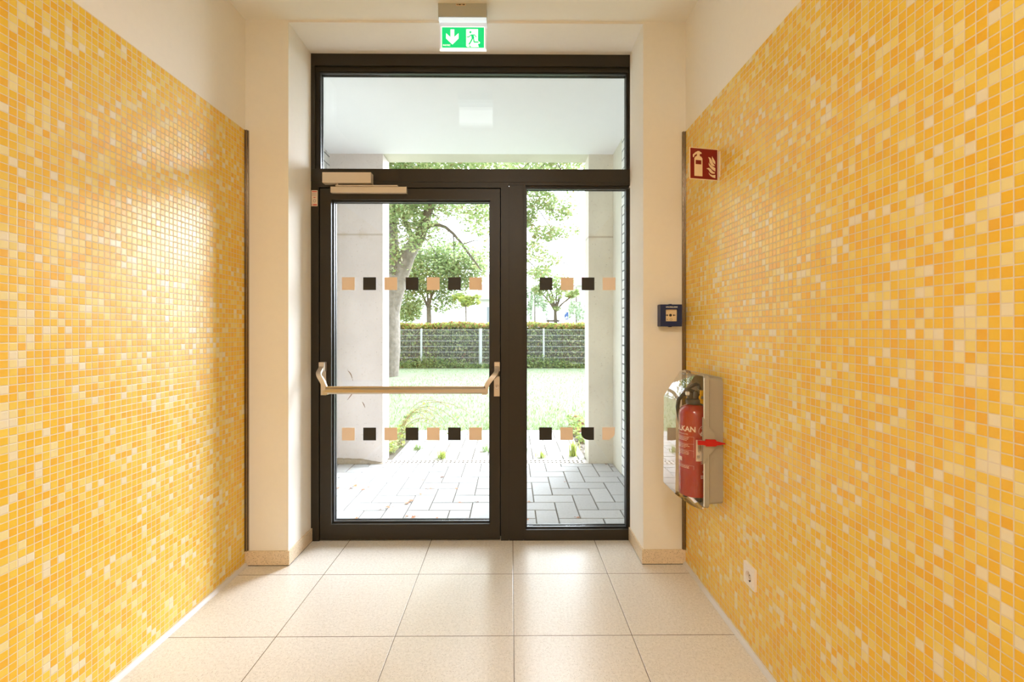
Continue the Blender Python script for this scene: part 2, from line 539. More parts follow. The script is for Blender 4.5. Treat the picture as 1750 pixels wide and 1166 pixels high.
# terrazzo skirting on jambs and reveals
for nm, xa, xc, xs in (('left', XL + 0.004, XA, 1), ('right', XR - 0.004, XB, -1)):
    bm = B()
    t = 0.009
    f = lambda u, v, d: (u, v, d)
    if xs > 0: poly = [(xa, YF), (xa, YF - t), (xc + t, YF - t), (xc + t, YD), (xc, YD), (xc, YF)]
    else: poly = [(xa, YF), (xa, YF - t), (xc - t, YF - t), (xc - t, YD), (xc, YD), (xc, YF)]
    prism(bm, poly, f, 0.004, 0.081)
    o = build('baseboard_' + nm, bm, M['skirt'], bevel=0.0012, seg=1)
    structure(o, 'speckled terrazzo skirting at the foot of the %s jamb' % nm, 'skirting')
    bm = B()
    t2 = 0.0075
    sgn = 1 if xs > 0 else -1
    prism(bm, [(xa, YF), (xa, YF - t2), (xc + sgn * t2, YF - t2), (xc + sgn * t2, YD), (xc, YD), (xc, YF)], f, 0.0, 0.005)
    build('joint_line', bm, M['dark_gap'], o)

# bright metal edge profiles where the mosaic meets the front wall
for k, (xf, xs) in enumerate(((XL + 0.004, 1), (XR - 0.004, -1))):
    bm = B()
    for a, b, dp in ((0.0, 0.004, 0.018), (0.0045, 0.0085, 0.010), (0.009, 0.0135, 0.016), (0.014, 0.018, 0.008)):
        x0, x1 = sorted((xf + xs * a, xf + xs * b))
        box(bm, x0, x1, YF - dp, YF, 0.083, 2.405)
    structure(build('trim_%d' % (k + 3), bm, M['edge_metal'], bevel=0.001, seg=1), 'steel edge profile between the %s mosaic and the front wall' % ('left' if xs > 0 else 'right'), 'edge profile')

# ------------------------------------------------------------------ door frame, transom and sidelight (fixed)
win = thing('window_1', 'brown fixed frame with a wide transom above and a narrow sidelight right of the door', 'window frame', ((XA + XB) / 2, YD, 0), kind='structure')
Y2 = 2.985
FX0, FX1 = XA - 0.001, XB + 0.017
bm = B()
g0 = 0.0012
box(bm, FX0, -1.183, YD, Y2, 0.0, 2.1825)                 # left jamb beside the door
box(bm, FX0, -1.208, YD, Y2, 2.299, 2.9345)               # left jamb at the transom
box(bm, -1.208, -1.190, YD + 0.018, Y2, 2.299, 2.9345)
box(bm, 0.735, FX1, YD, Y2, 0.0, 2.1825)
box(bm, 0.735, FX1, YD, Y2, 2.299, 2.9345)
box(bm, 0.727, 0.735, YD + 0.018, Y2, 2.299, 2.9345)
box(bm, 0.727, 0.735, YD + 0.018, Y2, 0.066, 2.1825)
box(bm, FX0, FX1, YD, Y2, 2.9355, 3.008)                  # head
box(bm, -1.19, 0.727, YD + 0.018, Y2, 2.908, 2.9355)
box(bm, FX0, FX1, YD, Y2, 2.218, 2.298)                   # transom bar
box(bm, FX0, -0.012, YD + 0.0015, Y2, 2.183, 2.2168)
box(bm, -0.0105, FX1, YD + 0.0015, Y2, 2.199, 2.2168)
box(bm, 0.087, FX1 - 0.02, YD + 0.018, Y2, 2.190, 2.199)
box(bm, -0.061, -0.012, YD, Y2, 0.0, 2.1825)              # mullion
box(bm, -0.0105, 0.078, YD, Y2, 0.0, 2.198)
box(bm, 0.0792, 0.092, YD, Y2, 0.0, 2.198)
box(bm, 0.092, FX1 - 0.0202, YD, Y2, 0.0, 0.066)          # sill of the sidelight
build('frame', bm, M['frame'], win, bevel=0.0012, seg=1)
bm = B()
box(bm, -1.2, 0.70, 2.93, 2.965, 2.213, 2.222)
box(bm, -0.0125, -0.0100, YD + 0.003, 2.965, 0.005, 2.19)
box(bm, 0.0775, 0.0795, YD + 0.003, 2.965, 0.005, 2.19)
build('shadow_joint', bm, M['dark_gap'], win)

def gasket_ring(bm, x0, x1, z0, z1, y0, y1, wd):
    f = lambda u, v, d: (u, d, v)
    ring_prism(bm, [(x0, z0), (x1, z0), (x1, z1), (x0, z1)], [(x0 + wd, z0 + wd), (x1 - wd, z0 + wd), (x1 - wd, z1 - wd), (x0 + wd, z1 - wd)], f, y0, y1)

def gasket(parent, x0, x1, z0, z1):
    bm = B()
    gasket_ring(bm, x0, x1, z0, z1, 2.930, 2.9475, 0.008)
    gasket_ring(bm, x0, x1, z0, z1, 2.972, 2.984, 0.005)
    build('gasket', bm, M['black'], parent, bevel=0.002, seg=2)

def pane(name, parent, x0, x1, z0, z1):
    bm = B(); box(bm, x0 + 0.002, x1 - 0.002, 2.948, 2.9715, z0 + 0.002, z1 - 0.002)
    return build(name, bm, M['glass'], parent)

gasket(win, -1.1898, 0.7268, 2.2985, 2.9078)
pane('transom_pane', win, -1.190, 0.727, 2.299, 2.908)
gasket(win, 0.0925, 0.7268, 0.0665, 2.1895)
side_pane = pane('sidelight_pane', win, 0.092, 0.727, 0.0665, 2.190)

# squares of film on the glass
def sq(parent, x, z, black, cut=None):
    s = 0.080
    a = [(x, z), (x + s, z), (x + s, z + s), (x, z + s)]
    if cut == 'bl':
        a = [(x + 0.045, z), (x + s, z), (x + s, z + s), (x, z + s), (x, z + 0.034), (x + 0.008, z + 0.019), (x + 0.018, z + 0.009), (x + 0.030, z + 0.003)]
    if cut == 'br':
        a = [(x, z), (x + 0.045, z), (x + 0.058, z + 0.012), (x + 0.070, z + 0.020), (x + 0.078, z + 0.033), (x + s, z + s), (x, z + s)]
    bm = B()
    prism(bm, a, lambda u, v, d: (u, d, v), 2.9465, 2.9478)
    o = build('film_square', bm, M['black_film'] if black else M['beige_film'], parent)
    o['label'] = ('black' if black else 'beige') + ' film square' + (' with one corner worn round' if cut else '')
for zz, low in ((1.553, False), (0.612, True)):
    for k in range(4):
        sq(side_pane, (0.181, 0.313, 0.445, 0.577)[k] - (0.003 if low else 0), zz, k % 2 == 0, None if not low else {2: 'bl', 3: 'br'}.get(k))

# ------------------------------------------------------------------ door leaf
dr = thing('door_1', 'brown framed glass door with a silver push bar across it', 'door', (-0.622, YD, 0), kind='structure')
LX0, LX1, LZ0, LZ1 = -1.1765, -0.0668, 0.010, 2.1755
bm = B()
box(bm, LX0, -1.107, YD, 2.972, LZ0, LZ1)
box(bm, -0.127, LX1, YD, 2.972, LZ0, LZ1)
box(bm, -1.107, -0.127, YD, 2.972, 2.107, LZ1)
box(bm, -1.107, -0.127, YD, 2.972, LZ0, 0.104)
build('leaf_frame', bm, M['frame'], dr, bevel=0.0012, seg=1)
bm = B()   # proud glazing beads
box(bm, -1.123, -1.107, YD - 0.0015, YD, 0.090, 2.122)
box(bm, -0.127, -0.112, YD - 0.0015, YD, 0.090, 2.122)
box(bm, -1.107, -0.127, YD - 0.0015, YD, 2.107, 2.122)
box(bm, -1.107, -0.127, YD - 0.0015, YD, 0.090, 0.104)
build('glazing_bead', bm, M['frame'], dr)
bm = B()   # dark ring added behind the gap round the leaf to block leaking daylight
gasket_ring(bm, -1.186, -0.058, 0.0, 2.185, 2.973, 2.983, 0.03)
build('light_seal', bm, M['dark_gap'], dr)
gasket(dr, -1.1068, -0.1272, 0.1043, 2.1068)
door_pane = pane('glass_pane', dr, -1.107, -0.127, 0.104, 2.107)
for zz in (1.553, 0.612):
    for k in range(7):
        sq(door_pane, -1.056 + 0.1325 * k, zz, k % 2 == 1)

# push bar with its two arms
pb = B()
prof = []
bar = [(2.778, 0.925), (2.772, 0.934), (2.772, 0.948), (2.777, 0.957), (2.784, 0.962), (2.784, 0.969), (2.796, 0.969), (2.808, 0.962), (2.811, 0.945), (2.805, 0.929), (2.795, 0.923)]
prism(pb, bar, lambda u, v, d: (d, u, v), -1.094, -0.152)
pbar = build('push_bar', pb, M['steel'], dr, smooth=False, bevel=0.0015, seg=1)
for sx, mx_, bx in ((1, -1.150, -1.100), (-1, -0.084, -0.150)):
    bm = B()
    box(bm, mx_ - 0.0165, mx_ + 0.0165, 2.862, YD, 1.052, 1.107)
    build('arm_mount', bm, M['satin'], pbar, bevel=0.003)
    bm = B()
    ctl = [(0, 2.880, 1.085), (0, 2.850, 1.062), (0.03, 2.815, 1.045), (0.22, 2.800, 1.030), (0.55, 2.795, 1.008), (0.84, 2.793, 0.982), (0.98, 2.793, 0.955), (1.0, 2.793, 0.926)]
    pts = [Vector((mx_ + (bx - mx_) * q, y_, z_)) for q, y_, z_ in ctl]
    for _ in range(2):      # corner cutting
        new = [pts[0]]
        for a_, b_ in zip(pts, pts[1:]): new += [a_ * 0.75 + b_ * 0.25, a_ * 0.25 + b_ * 0.75]
        pts = new + [pts[-1]]
    sweep(bm, pts, 0.027, 0.018)
    build('arm', bm, M['satin'], pbar, bevel=0.003)
    bm = B()
    xx = bx + sx * 0.006
    box(bm, xx - 0.014, xx + 0.014, 2.774, 2.812, 0.921, 0.946)
    build('bar_clamp', bm, M['steel'], pbar, bevel=0.003)
# lock plates
o = mbox('hinge_side_plate', (-1.168, -1.136, YD - 0.009, YD, 0.902, 1.052), M['satin'], dr, bevel=0.002)
lp = mbox('lock_plate', (-0.104, -0.069, YD - 0.009, YD, 0.894, 1.016), M['steel'], dr, bevel=0.002)
bm = B(); lathe(bm, [(0.0145, 0), (0.0145, -0.004), (0.012, -0.006), (0.010, -0.005)], (-0.0865, YD - 0.009, 0.953), 28, 'Y')
build('lock_cylinder', bm, M['satin'], lp, smooth=True)
bm = B(); box(bm, -0.0878, -0.0852, YD - 0.0155, YD - 0.012, 0.947, 0.959)
build('keyhole', bm, M['dark_gap'], lp)

# door closer
dc = thing('door_closer', 'silver overhead door closer with a sliding rail at the top left of the door', 'door closer', (-0.99, YD, 2.14))
mbox('closer_body', (-1.142, -0.848, YD - 0.050, YD - 0.001, 2.196, 2.259), M['closer'], dc, bevel=0.002)
bm = B(); tube(bm, [(-1.06, 2.880, 2.196), (-1.06, 2.880, 2.182)], 0.009, 16)
build('spindle', bm, M['satin'], dc, smooth=True)
mbox('closer_arm', (-1.068, -0.690, 2.866, 2.886, 2.1795, 2.185), M['closer'], dc, bevel=0.001)
rl = mbox('slide_rail', (-1.100, -0.640, YD - 0.030, YD - 0.001, 2.142, 2.178), M['closer'], dc, bevel=0.002)
mbox('end_cap', (-0.6405, -0.637, YD - 0.031, YD - 0.001, 2.141, 2.179), M['satin'], rl)

# small service sticker on the left jamb
st = thing('service_sticker', 'small cream sticker with red marks on the brown frame left of the door', 'sticker', (-1.2095, YD, 2.066))
mbox('paper', (-1.2285, -1.1905, YD - 0.0009, YD - 0.0001, 2.066, 2.164), mat('sticker_paper', (0.74, 0.60, 0.47), 0.6), st)
red_ink = mat('red_ink', (0.55, 0.03, 0.02), 0.6); ink = mat('black_ink', (0.03, 0.025, 0.02), 0.6)
for x0, x1, z0, z1 in ((-1.225, -1.195, 2.153, 2.158), (-1.216, -1.203, 2.118, 2.122), (-1.2265, -1.2225, 2.071, 2.077), (-1.218, -1.194, 2.071, 2.078)):
    mbox('red_mark', (x0, x1, YD - 0.0013, YD - 0.0008, z0, z1), red_ink, st)
bm = B()
ring_prism(bm, disc(-1.209, 2.099, 0.009, 8), disc(-1.209, 2.099, 0.0075, 8), lambda u, v, d: (u, d, v), YD - 0.0013, YD - 0.0008)
build('round_emblem', bm, ink, st)
for z_ in (2.146, 2.141, 2.136, 2.130): mbox('print_line', (-1.226, -1.198, YD - 0.0012, YD - 0.0008, z_, z_ + 0.0009), ink, st)

# ------------------------------------------------------------------ exit sign
ex = thing('exit_sign', 'lit green escape route sign with arrow and running figure hanging from the ceiling', 'exit sign', (-0.255, 2.50, ZC))
EX0, EX1 = -0.382, -0.128
hs = mbox('housing', (EX0, EX1, 2.470, 2.545, 2.948, ZC), mat('housing_grey', (0.42, 0.42, 0.38), 0.5), ex, bevel=0.002)
mbox('housing_label', (-0.288, -0.238, 2.4690, 2.4698, 3.006, 3.017), mat('label_beige', (0.66, 0.50, 0.33), 0.6), hs)
bm = B()
for a, b in ((-0.284, -0.279), (-0.276, -0.262), (-0.258, -0.255), (-0.252, -0.242)): box(bm, a, b, 2.4683, 2.4690, 3.009, 3.014)
build('label_print', bm, ink, hs)
lamp_white = mat('lamp_diffuser', (0.45, 0.48, 0.5), 0.4, emit=(0.80, 0.93, 1.0), estr=0.72)
mbox('diffuser', (EX0 + 0.003, EX1 - 0.001, 2.474, 2.541, 2.932, 2.9475), lamp_white, ex, bevel=0.002)
mbox('acrylic_rail', (EX0 + 0.006, EX1 - 0.001, 2.492, 2.510, 2.915, 2.932), mat('rail_white', (0.45, 0.47, 0.5), 0.3, emit=(0.88, 0.95, 1.0), estr=0.42), ex)
sg_white = mat('sign_white_lit', (0.9, 0.9, 0.9), 0.4, emit=(0.97, 1.0, 0.99), estr=0.9)
sg_green = mat('sign_green_lit', (0.0, 0.42, 0.16), 0.3, emit=(0.0, 0.78, 0.22), estr=0.72)
pl = mbox('sign_plate', (EX0 + 0.005, EX1 - 0.002, 2.498, 2.504, 2.792, 2.915), mat('acrylic_lit', (0.5, 0.5, 0.52), 0.2, emit=(0.93, 0.92, 1.0), estr=0.42), ex)
mbox('bottom_rail', (EX0 + 0.005, EX1 - 0.002, 2.495, 2.507, 2.788, 2.794), sg_white, pl)
def EXF(u, v, d):   # u,v on a 932 x 455 panel, v downwards
    return (-0.3655 + (u / 932) * 0.2235, d, 2.9095 - (v / 455) * 0.1085)
bm = B(); prism(bm, [(-14, -14), (946, -14), (946, 480), (-14, 480)], EXF, 2.4965, 2.498)
build('white_face', bm, sg_white, pl)
bm = B(); prism(bm, [(0, 0), (932, 0), (932, 455), (0, 455)], EXF, 2.4955, 2.4965)
build('green_field', bm, sg_green, pl)
bm = B()
prism(bm, [(190, 50), (272, 50), (272, 225), (367, 135), (367, 250), (232, 385), (92, 250), (92, 135), (190, 225)], EXF, 2.4945, 2.4955)
build('arrow', bm, sg_white, pl)
bm = B()
prism(bm, [(537, 42), (797, 42), (797, 300), (842, 335), (832, 365), (795, 360), (800, 400), (815, 440), (565, 440), (537, 420)], EXF, 2.4945, 2.4955)
build('doorway', bm, sg_white, pl)
bm = B()
k_ = 0
for poly in stroke([(552, 217), (595, 217), (645, 172), (722, 172), (762, 222)], 20) + stroke([(672, 175), (690, 250)], 58) + \
        stroke([(675, 250), (640, 320), (597, 388)], 30) + stroke([(697, 235), (712, 330), (812, 330)], 27) + [disc(630, 112, 25)] + \
        stroke([(600, 412), (640, 440)], 20):
    dd = 2.4938 - 0.00004 * k_; k_ += 1
    prism(bm, poly, EXF, dd, 2.4945)
build('running_figure', bm, sg_green, pl)
text('sign_text', 'INOTEC', 0.0105, lambda x, y: Vector((-0.3405 + x, 2.4950, 2.8135 + y)), sg_white, pl, 0.0003)
mbox('back_face', (EX0 + 0.008, EX1 - 0.004, 2.504, 2.5055, 2.797, 2.912), mat('sign_back_lit', (0.9, 0.9, 0.9), 0.4, emit=(0.97, 0.99, 1.0), estr=2.0), pl)

# ------------------------------------------------------------------ red fire-extinguisher flag sign
ang = math.atan2(0.030, 0.148)
fs = thing('fire_extinguisher_sign', 'red flag sign with extinguisher and flames jutting from the right mosaic wall', 'safety sign', (XR - 0.004, 2.187, 1.998))
ux, uy = -math.cos(ang), -math.sin(ang)
nx_, ny_ = uy, -ux       # towards the viewer
if ny_ > 0: nx_, ny_ = -nx_, -ny_
def FS(u, v, d):  # u 0..1 left->right on the face, v 0..1 top->bottom, d proud of the face
    s = (1 - u) * 0.150
    return (XR - 0.006 + ux * s + nx_ * d, 2.187 + uy * s + ny_ * d, 2.146 - v * 0.147)
cream = mat('sign_cream', (0.80, 0.62, 0.40), 0.45); redm = mat('sign_red', (0.20, 0.003, 0.004), 0.4)
bm = B(); prism(bm, [(0, 0), (1, 0), (1, 1), (0, 1)], FS, -0.002, 0.0)
fp = build('sign_panel', bm, cream, fs)
bm = B(); prism(bm, [(0.034, 0.026), (0.962, 0.026), (0.962, 0.975), (0.034, 0.975)], FS, 0.0, 0.0006)
build('red_field', bm, redm, fp)
def Q(pts): return [((x - 162) / 463, (y - 368) / 502 * 1.0) for x, y in pts]
bm = B()
for poly in ([(240, 818), (240, 540), (258, 512), (280, 500), (325, 500), (352, 512), (368, 540), (368, 818)],
             [(280, 502), (280, 432), (290, 423), (322, 423), (325, 502)],
             [(320, 430), (340, 436), (356, 450), (352, 464), (322, 468)],
             [(284, 430), (262, 440), (216, 484), (216, 520), (226, 528), (236, 515), (240, 496), (284, 462)]):
    prism(bm, Q(poly), FS, 0.0006, 0.0010)
build('extinguisher_symbol', bm, cream, fp)
bm = B(); prism(bm, Q([(260, 567), (350, 567), (350, 632), (260, 632)]), FS, 0.0010, 0.0013)
build('symbol_window', bm, redm, fp)
bm = B()
for poly in ([(523, 487), (535, 508), (574, 568), (574, 612), (545, 590), (528, 560), (520, 525)],
             [(460, 505), (490, 512), (520, 555), (538, 600), (572, 640), (540, 642), (505, 628), (482, 585), (478, 540)],
             [(470, 592), (490, 625), (575, 672), (575, 725), (535, 705), (492, 665), (470, 630)],
             [(432, 688), (470, 674), (500, 690), (535, 730), (572, 745), (560, 762), (520, 762), (490, 745), (465, 705)],
             [(468, 748), (490, 775), (530, 788), (575, 780), (575, 832), (530, 822), (495, 800), (474, 775)]):
    prism(bm, Q(poly), FS, 0.0006, 0.0010)
build('flame_symbol', bm, cream, fp)
mbox('wall_bracket', (XR - 0.0085, XR - 0.0005, 2.170, 2.196, 2.012, 2.132), M['white_plastic'], fs, bevel=0.001)

# ------------------------------------------------------------------ blue alarm call point
cp = thing('call_point', 'blue square house alarm call point on the cream jamb beside the mosaic', 'alarm call point', (0.876, YF, 1.322))
CX0, CX1, CZ0, CZ1 = 0.816, 0.934, 1.322, 1.442
blue = mat('alarm_blue', (0.003, 0.015, 0.085), 0.4)
bm = B()
fxz = lambda u, v, d: (u, d, v)
ring_prism(bm, [(CX0, CZ0), (CX1, CZ0), (CX1, CZ1), (CX0, CZ1)], [(0.8455, 1.350), (0.9085, 1.350), (0.9085, 1.415), (0.8455, 1.415)], fxz, 2.556, YF - 0.012)
box(bm, CX0 + 0.001, CX1 - 0.001, YF - 0.012, YF, CZ0 + 0.001, CZ1 - 0.001)
hsb = build('call_point_case', bm, blue, cp, bevel=0.0012, seg=1)
for z_ in (CZ0 - 0.003, CZ1): mbox('hinge_lug', (0.869, 0.881, 2.566, 2.59, z_, z_ + 0.003), blue, hsb)
pp = mbox('press_plate', (0.8455, 0.9085, 2.566, 2.575, 1.350, 1.415), mat('press_plate_cream', (0.80, 0.62, 0.40), 0.4), cp)
bm = B()
cxm, czm = 0.874, 1.3835
prism(bm, disc(cxm, czm, 0.0075), fxz, 2.5645, 2.566)
for s_ in (-1, 1):
    prism(bm, [(cxm + s_ * 0.012, czm), (cxm + s_ * 0.019, czm + 0.006), (cxm + s_ * 0.019, czm + 0.002), (cxm + s_ * 0.027, czm + 0.002),
               (cxm + s_ * 0.027, czm - 0.002), (cxm + s_ * 0.019, czm - 0.002), (cxm + s_ * 0.019, czm - 0.006)], fxz, 2.5645, 2.566)
ring_prism(bm, disc(0.877, 1.361, 0.0065), disc(0.877, 1.361, 0.0055), fxz, 2.5650, 2.566)
prism(bm, [(0.855, 1.358), (0.857, 1.358), (0.857, 1.364), (0.855, 1.364)], fxz, 2.5650, 2.566)
build('press_symbol', bm, ink, pp)
text('case_lettering', 'HAUSALARM', 0.0098, lambda x, y: Vector((0.8775 + x * 1.12, 2.5555, 1.4275 + y)), mat('white_print', (0.85, 0.85, 0.85), 0.5), hsb, 0.0002)

# ------------------------------------------------------------------ power socket
so = thing('power_socket', 'white square power socket low on the right mosaic wall', 'power socket', (XR - 0.004, 1.890, 0.265))
SY0, SY1, SZ0, SZ1 = 1.847, 1.933, 0.266, 0.352
xf = XR - 0.004
fyz = lambda u, v, d: (d, u, v)
sy, sz = (SY0 + SY1) / 2, (SZ0 + SZ1) / 2 - 0.003
def sqring(h, r, n=32):
    o_, i_ = [], []
    for k in range(n):
        a = 2 * PI * k / n
        c_, s_ = math.cos(a), math.sin(a)
        q = h / max(abs(c_), abs(s_))
        o_.append(((SY0 + SY1) / 2 + c_ * q, (SZ0 + SZ1) / 2 + s_ * q))
        i_.append((sy + c_ * r, sz + s_ * r))
    return o_, i_
a, b = sqring(0.043, 0.0215)
bm = B(); ring_prism(bm, a, b, fyz, xf - 0.010, xf)
plt = build('cover_plate', bm, M['white_plastic'], so)
a, b = sqring(0.031, 0.0215)
bm = B(); ring_prism(bm, a, b, fyz, xf - 0.0125, xf - 0.010)
build('centre_plate', bm, M['white_plastic'], plt)
bm = B(); lathe(bm, [(0.0215, 0), (0.0210, -0.0015)], (xf - 0.0005, sy, sz), 32, 'X')
rs = build('socket_recess', bm, mat('recess_plastic', (0.62, 0.52, 0.43), 0.5), so)
brass = mat('brass_dark', (0.12, 0.09, 0.05), 0.4, metal=0.6)
for s_ in (-1, 1):
    bm = B(); lathe(bm, [(0.0026, 0), (0.0026, -0.0008)], (xf - 0.0020, sy + s_ * 0.0095, sz), 12, 'X')
    build('contact_hole', bm, M['dark_gap'], rs)
    mbox('earth_clip', (xf - 0.009, xf - 0.002, sy - 0.003, sy + 0.003, sz + s_ * 0.0185 - 0.002, sz + s_ * 0.0185 + 0.002), brass, rs)

# ------------------------------------------------------------------ fire extinguisher in its wall box
bx = thing('extinguisher_cabinet', 'grey wall box with a clear bulging cover on the right mosaic wall', 'extinguisher box', (0.93, 2.235, 0.480))
grey_box = mat('box_grey', (0.37, 0.33, 0.26), 0.55, noise=0.05, nscale=200, bump=0.1)
BY0, BY1, BZ0, BZ1 = 2.128, 2.345, 0.486, 1.098
XRIM, XW = 0.880, XR - 0.0045
T = 0.004
def rrect(y0, y1, z0, z1, r, n=5):
    out = []
    for cy_, cz_, a0 in ((y1 - r, z1 - r, 0), (y0 + r, z1 - r, PI / 2), (y0 + r, z0 + r, PI), (y1 - r, z0 + r, 3 * PI / 2)):
        for k in range(n + 1):
            a = a0 + PI / 2 * k / n
            out.append((cy_ + r * math.cos(a), cz_ + r * math.sin(a)))
    return out
bm = B()
lay = []
for xx, ins, r in ((XW, 0.012, 0.022), (0.908, 0.010, 0.022), (0.902, 0.0, 0.026), (0.883, 0.0, 0.026), (XRIM, 0.002, 0.025)):
    lay.append([bm.verts.new((xx, y, z)) for y, z in rrect(BY0 + ins, BY1 - ins, BZ0 + ins * 1.4, BZ1 - ins * 1.4, r)])
for xx, ins, r in ((XRIM, 0.007, 0.022), (0.900, 0.014, 0.018), (XW - 0.006, 0.018, 0.016)):
    lay.append([bm.verts.new((xx, y, z)) for y, z in rrect(BY0 + ins, BY1 - ins, BZ0 + ins, BZ1 - ins, r)])
for r0, r1 in zip(lay, lay[1:]):
    n = len(r0)
    for k in range(n): bm.faces.new((r0[k], r0[(k + 1) % n], r1[(k + 1) % n], r1[k]))
bm.faces.new(lay[0]); bm.faces.new(lay[-1])
shell = build('box_shell', bm, grey_box, bx, smooth=True)
# latch housing on the visible side
bm = B()
prism(bm, [(0.874, 0.905), (0.900, 0.860), (0.925, 0.832), (0.925, 0.760), (0.900, 0.735), (0.874, 0.690)], lambda u, v, d: (u, d, v), BY0 - 0.004, BY0 + 0.012)
build('latch_housing', bm, grey_box, shell, bevel=0.003)
# clear cover
sec = [(0.879, 1.090), (0.870, 1.104), (0.842, 1.098), (0.755, 0.978), (0.752, 0.552), (0.820, 0.503), (0.872, 0.482), (0.879, 0.492)]
def section(ins):
    return sec
bm = B()
ya, yb = BY0 + 0.004, BY1 - 0.004
L0, L1 = [], []
for (x, z) in sec:
    k = (0.872 - x) / 0.12
    L0.append(bm.verts.new((x, ya + 0.010 * k, z))); L1.append(bm.verts.new((x, yb - 0.030 * k, z)))
for i in range(len(sec) - 1): bm.faces.new((L0[i], L0[i + 1], L1[i + 1], L1[i]))
bm.faces.new(L0); bm.faces.new(L1[::-1])
cov = build('clear_cover', bm, M['plex'], bx)
bm = B()   # moulded ribs of the bevelled cover face
for q in (0.16, 0.84):
    y_ = ya + (yb - ya) * q * 0.93 + 0.006
    sweep(bm, [(0.836, y_, 1.092), (0.757, y_, 0.984)], 0.003, 0.003, Vector((0, 1, 0)))
sweep(bm, [(0.8345, ya + 0.03, 1.0905), (0.8345, yb - 0.04, 1.0905)], 0.003, 0.003)
sweep(bm, [(0.7580, ya + 0.03, 0.9855), (0.7580, yb - 0.04, 0.9855)], 0.003, 0.003)
build('cover_rib', bm, M['plex'], cov)
bm = B(); sweep(bm, [(0.8775, ya - 0.0045, 0.50), (0.8775, ya - 0.0045, 1.085)], 0.004, 0.005)
build('cover_flange', bm, mat('bright_edge', (0.75, 0.75, 0.74), 0.2), cov)  # opaque pale colour put in for the bright line on the clear rim
# red pull seal
redp = mat('red_plastic', (0.50, 0.008, 0.010), 0.35)
bm = B()
yy = BY0 - 0.014
prism(bm, [(0.846, 0.803), (0.880, 0.800), (0.882, 0.807), (0.925, 0.806), (0.930, 0.799), (0.968, 0.790), (0.970, 0.786), (0.930, 0.780), (0.926, 0.776), (0.882, 0.776), (0.878, 0.782), (0.846, 0.783)],
      lambda u, v, d: (u, d, v), yy, yy + 0.009)
build('pull_seal', bm, redp, bx, bevel=0.002)

# the extinguisher itself
ea = (0.874, 2.232)
er = 0.0715
fe = thing('fire_extinguisher', 'red fire extinguisher standing inside the clear wall box', 'fire extinguisher', (ea[0], ea[1], 0.50))
er_red = mat('extinguisher_red', (0.36, 0.011, 0.009), 0.22, coat=0.5)
bm = B()
lathe(bm, [(0.055, 0.520), (er - 0.003, 0.526), (er, 0.536), (er, 0.905), (er - 0.004, 0.922), (er - 0.014, 0.936), (er - 0.030, 0.945), (0.030, 0.950), (0.028, 0.957)], (*ea, 0), 56)
body = build('cylinder_body', bm, er_red, fe, smooth=True)
for dx, dy in ((-0.035, 0.02), (0.005, -0.045), (0.04, 0.025)):
    bm = B(); tube(bm, [(ea[0] + dx, ea[1] + dy, 0.524), (ea[0] + dx, ea[1] + dy, 0.502)], [0.015, 0.011], 14)
    build('foot', bm, M['black'], body, smooth=True)
dgrey = mat('valve_black', (0.045, 0.042, 0.038), 0.4)
bm = B()
lathe(bm, [(0.036, 0.950), (0.038, 0.953), (0.038, 0.972), (0.034, 0.976), (0.020, 0.977), (0.019, 1.005), (0.015, 1.012)], (*ea, 0), 36)
valve = build('valve_collar', bm, dgrey, fe, smooth=True)
bm = B()   # carrying handle and squeeze lever
sweep(bm, [(0.822, 2.205, 1.018), (0.845, 2.216, 1.030), (0.872, 2.232, 1.040), (0.895, 2.245, 1.043), (0.906, 2.250, 1.020)], 0.022, 0.010, Vector((0, 1, 0)))
sweep(bm, [(0.835, 2.208, 1.012), (0.862, 2.226, 1.014), (0.885, 2.240, 1.000), (0.906, 2.250, 0.982)], 0.020, 0.012, Vector((0, 1, 0)))
build('lever', bm, dgrey, fe, bevel=0.002)
bm = B(); tube(bm, [(0.852, 2.222, 0.977), (0.852, 2.222, 1.012)], 0.012, 14)
build('valve_stem', bm, dgrey, valve, smooth=True)
bm = B(); lathe(bm, [(0.010, 0), (0.010, -0.012), (0.008, -0.014)], (0.838, 2.206, 1.004), 20, 'X')
build('white_cap', bm, mat('cap_white', (0.8, 0.78, 0.72), 0.3), valve, smooth=True)
bm = B()   # hose from the valve down behind the body
tube(bm, [(0.852, 2.235, 1.000), (0.832, 2.258, 0.992), (0.818, 2.282, 0.965), (0.818, 2.300, 0.925), (0.835, 2.318, 0.86), (0.86, 2.325, 0.76), (0.875, 2.325, 0.62)], 0.010, 12)
build('hose', bm, M['black'], fe, smooth=True)
bm = B()   # yellow safety pin tag
fpin = lambda u, v, d: (0.897 + u, d, 0.985 + v)
ring_prism(bm, disc(0, 0, 0.0150, 20), disc(0, 0, 0.0080, 20), fpin, 2.192, 2.200)
prism(bm, [(-0.010, 0.010), (0.006, 0.012), (0.006, 0.034), (-0.010, 0.034)], fpin, 2.192, 2.200)
prism(bm, [(-0.010, -0.010), (0.008, -0.012), (0.010, -0.024), (0.002, -0.030), (-0.009, -0.026)], fpin, 2.192, 2.200)
build('safety_pin_tag', bm, mat('pin_yellow', (0.85, 0.45, 0.01), 0.4), fe, bevel=0.001, seg=1)
# print wrapped round the cylinder; phi=0 faces the doorway side the viewer stands on
ph0 = math.atan2(-ea[1], -ea[0])
def CY(phi, z, d=0.0007): return Vector((ea[0] + (er + d) * math.cos(ph0 + phi), ea[1] + (er + d) * math.sin(ph0 + phi), z))
def cyl_fn(phic, zc): return lambda x, y: CY(phic + x / er, zc + y)
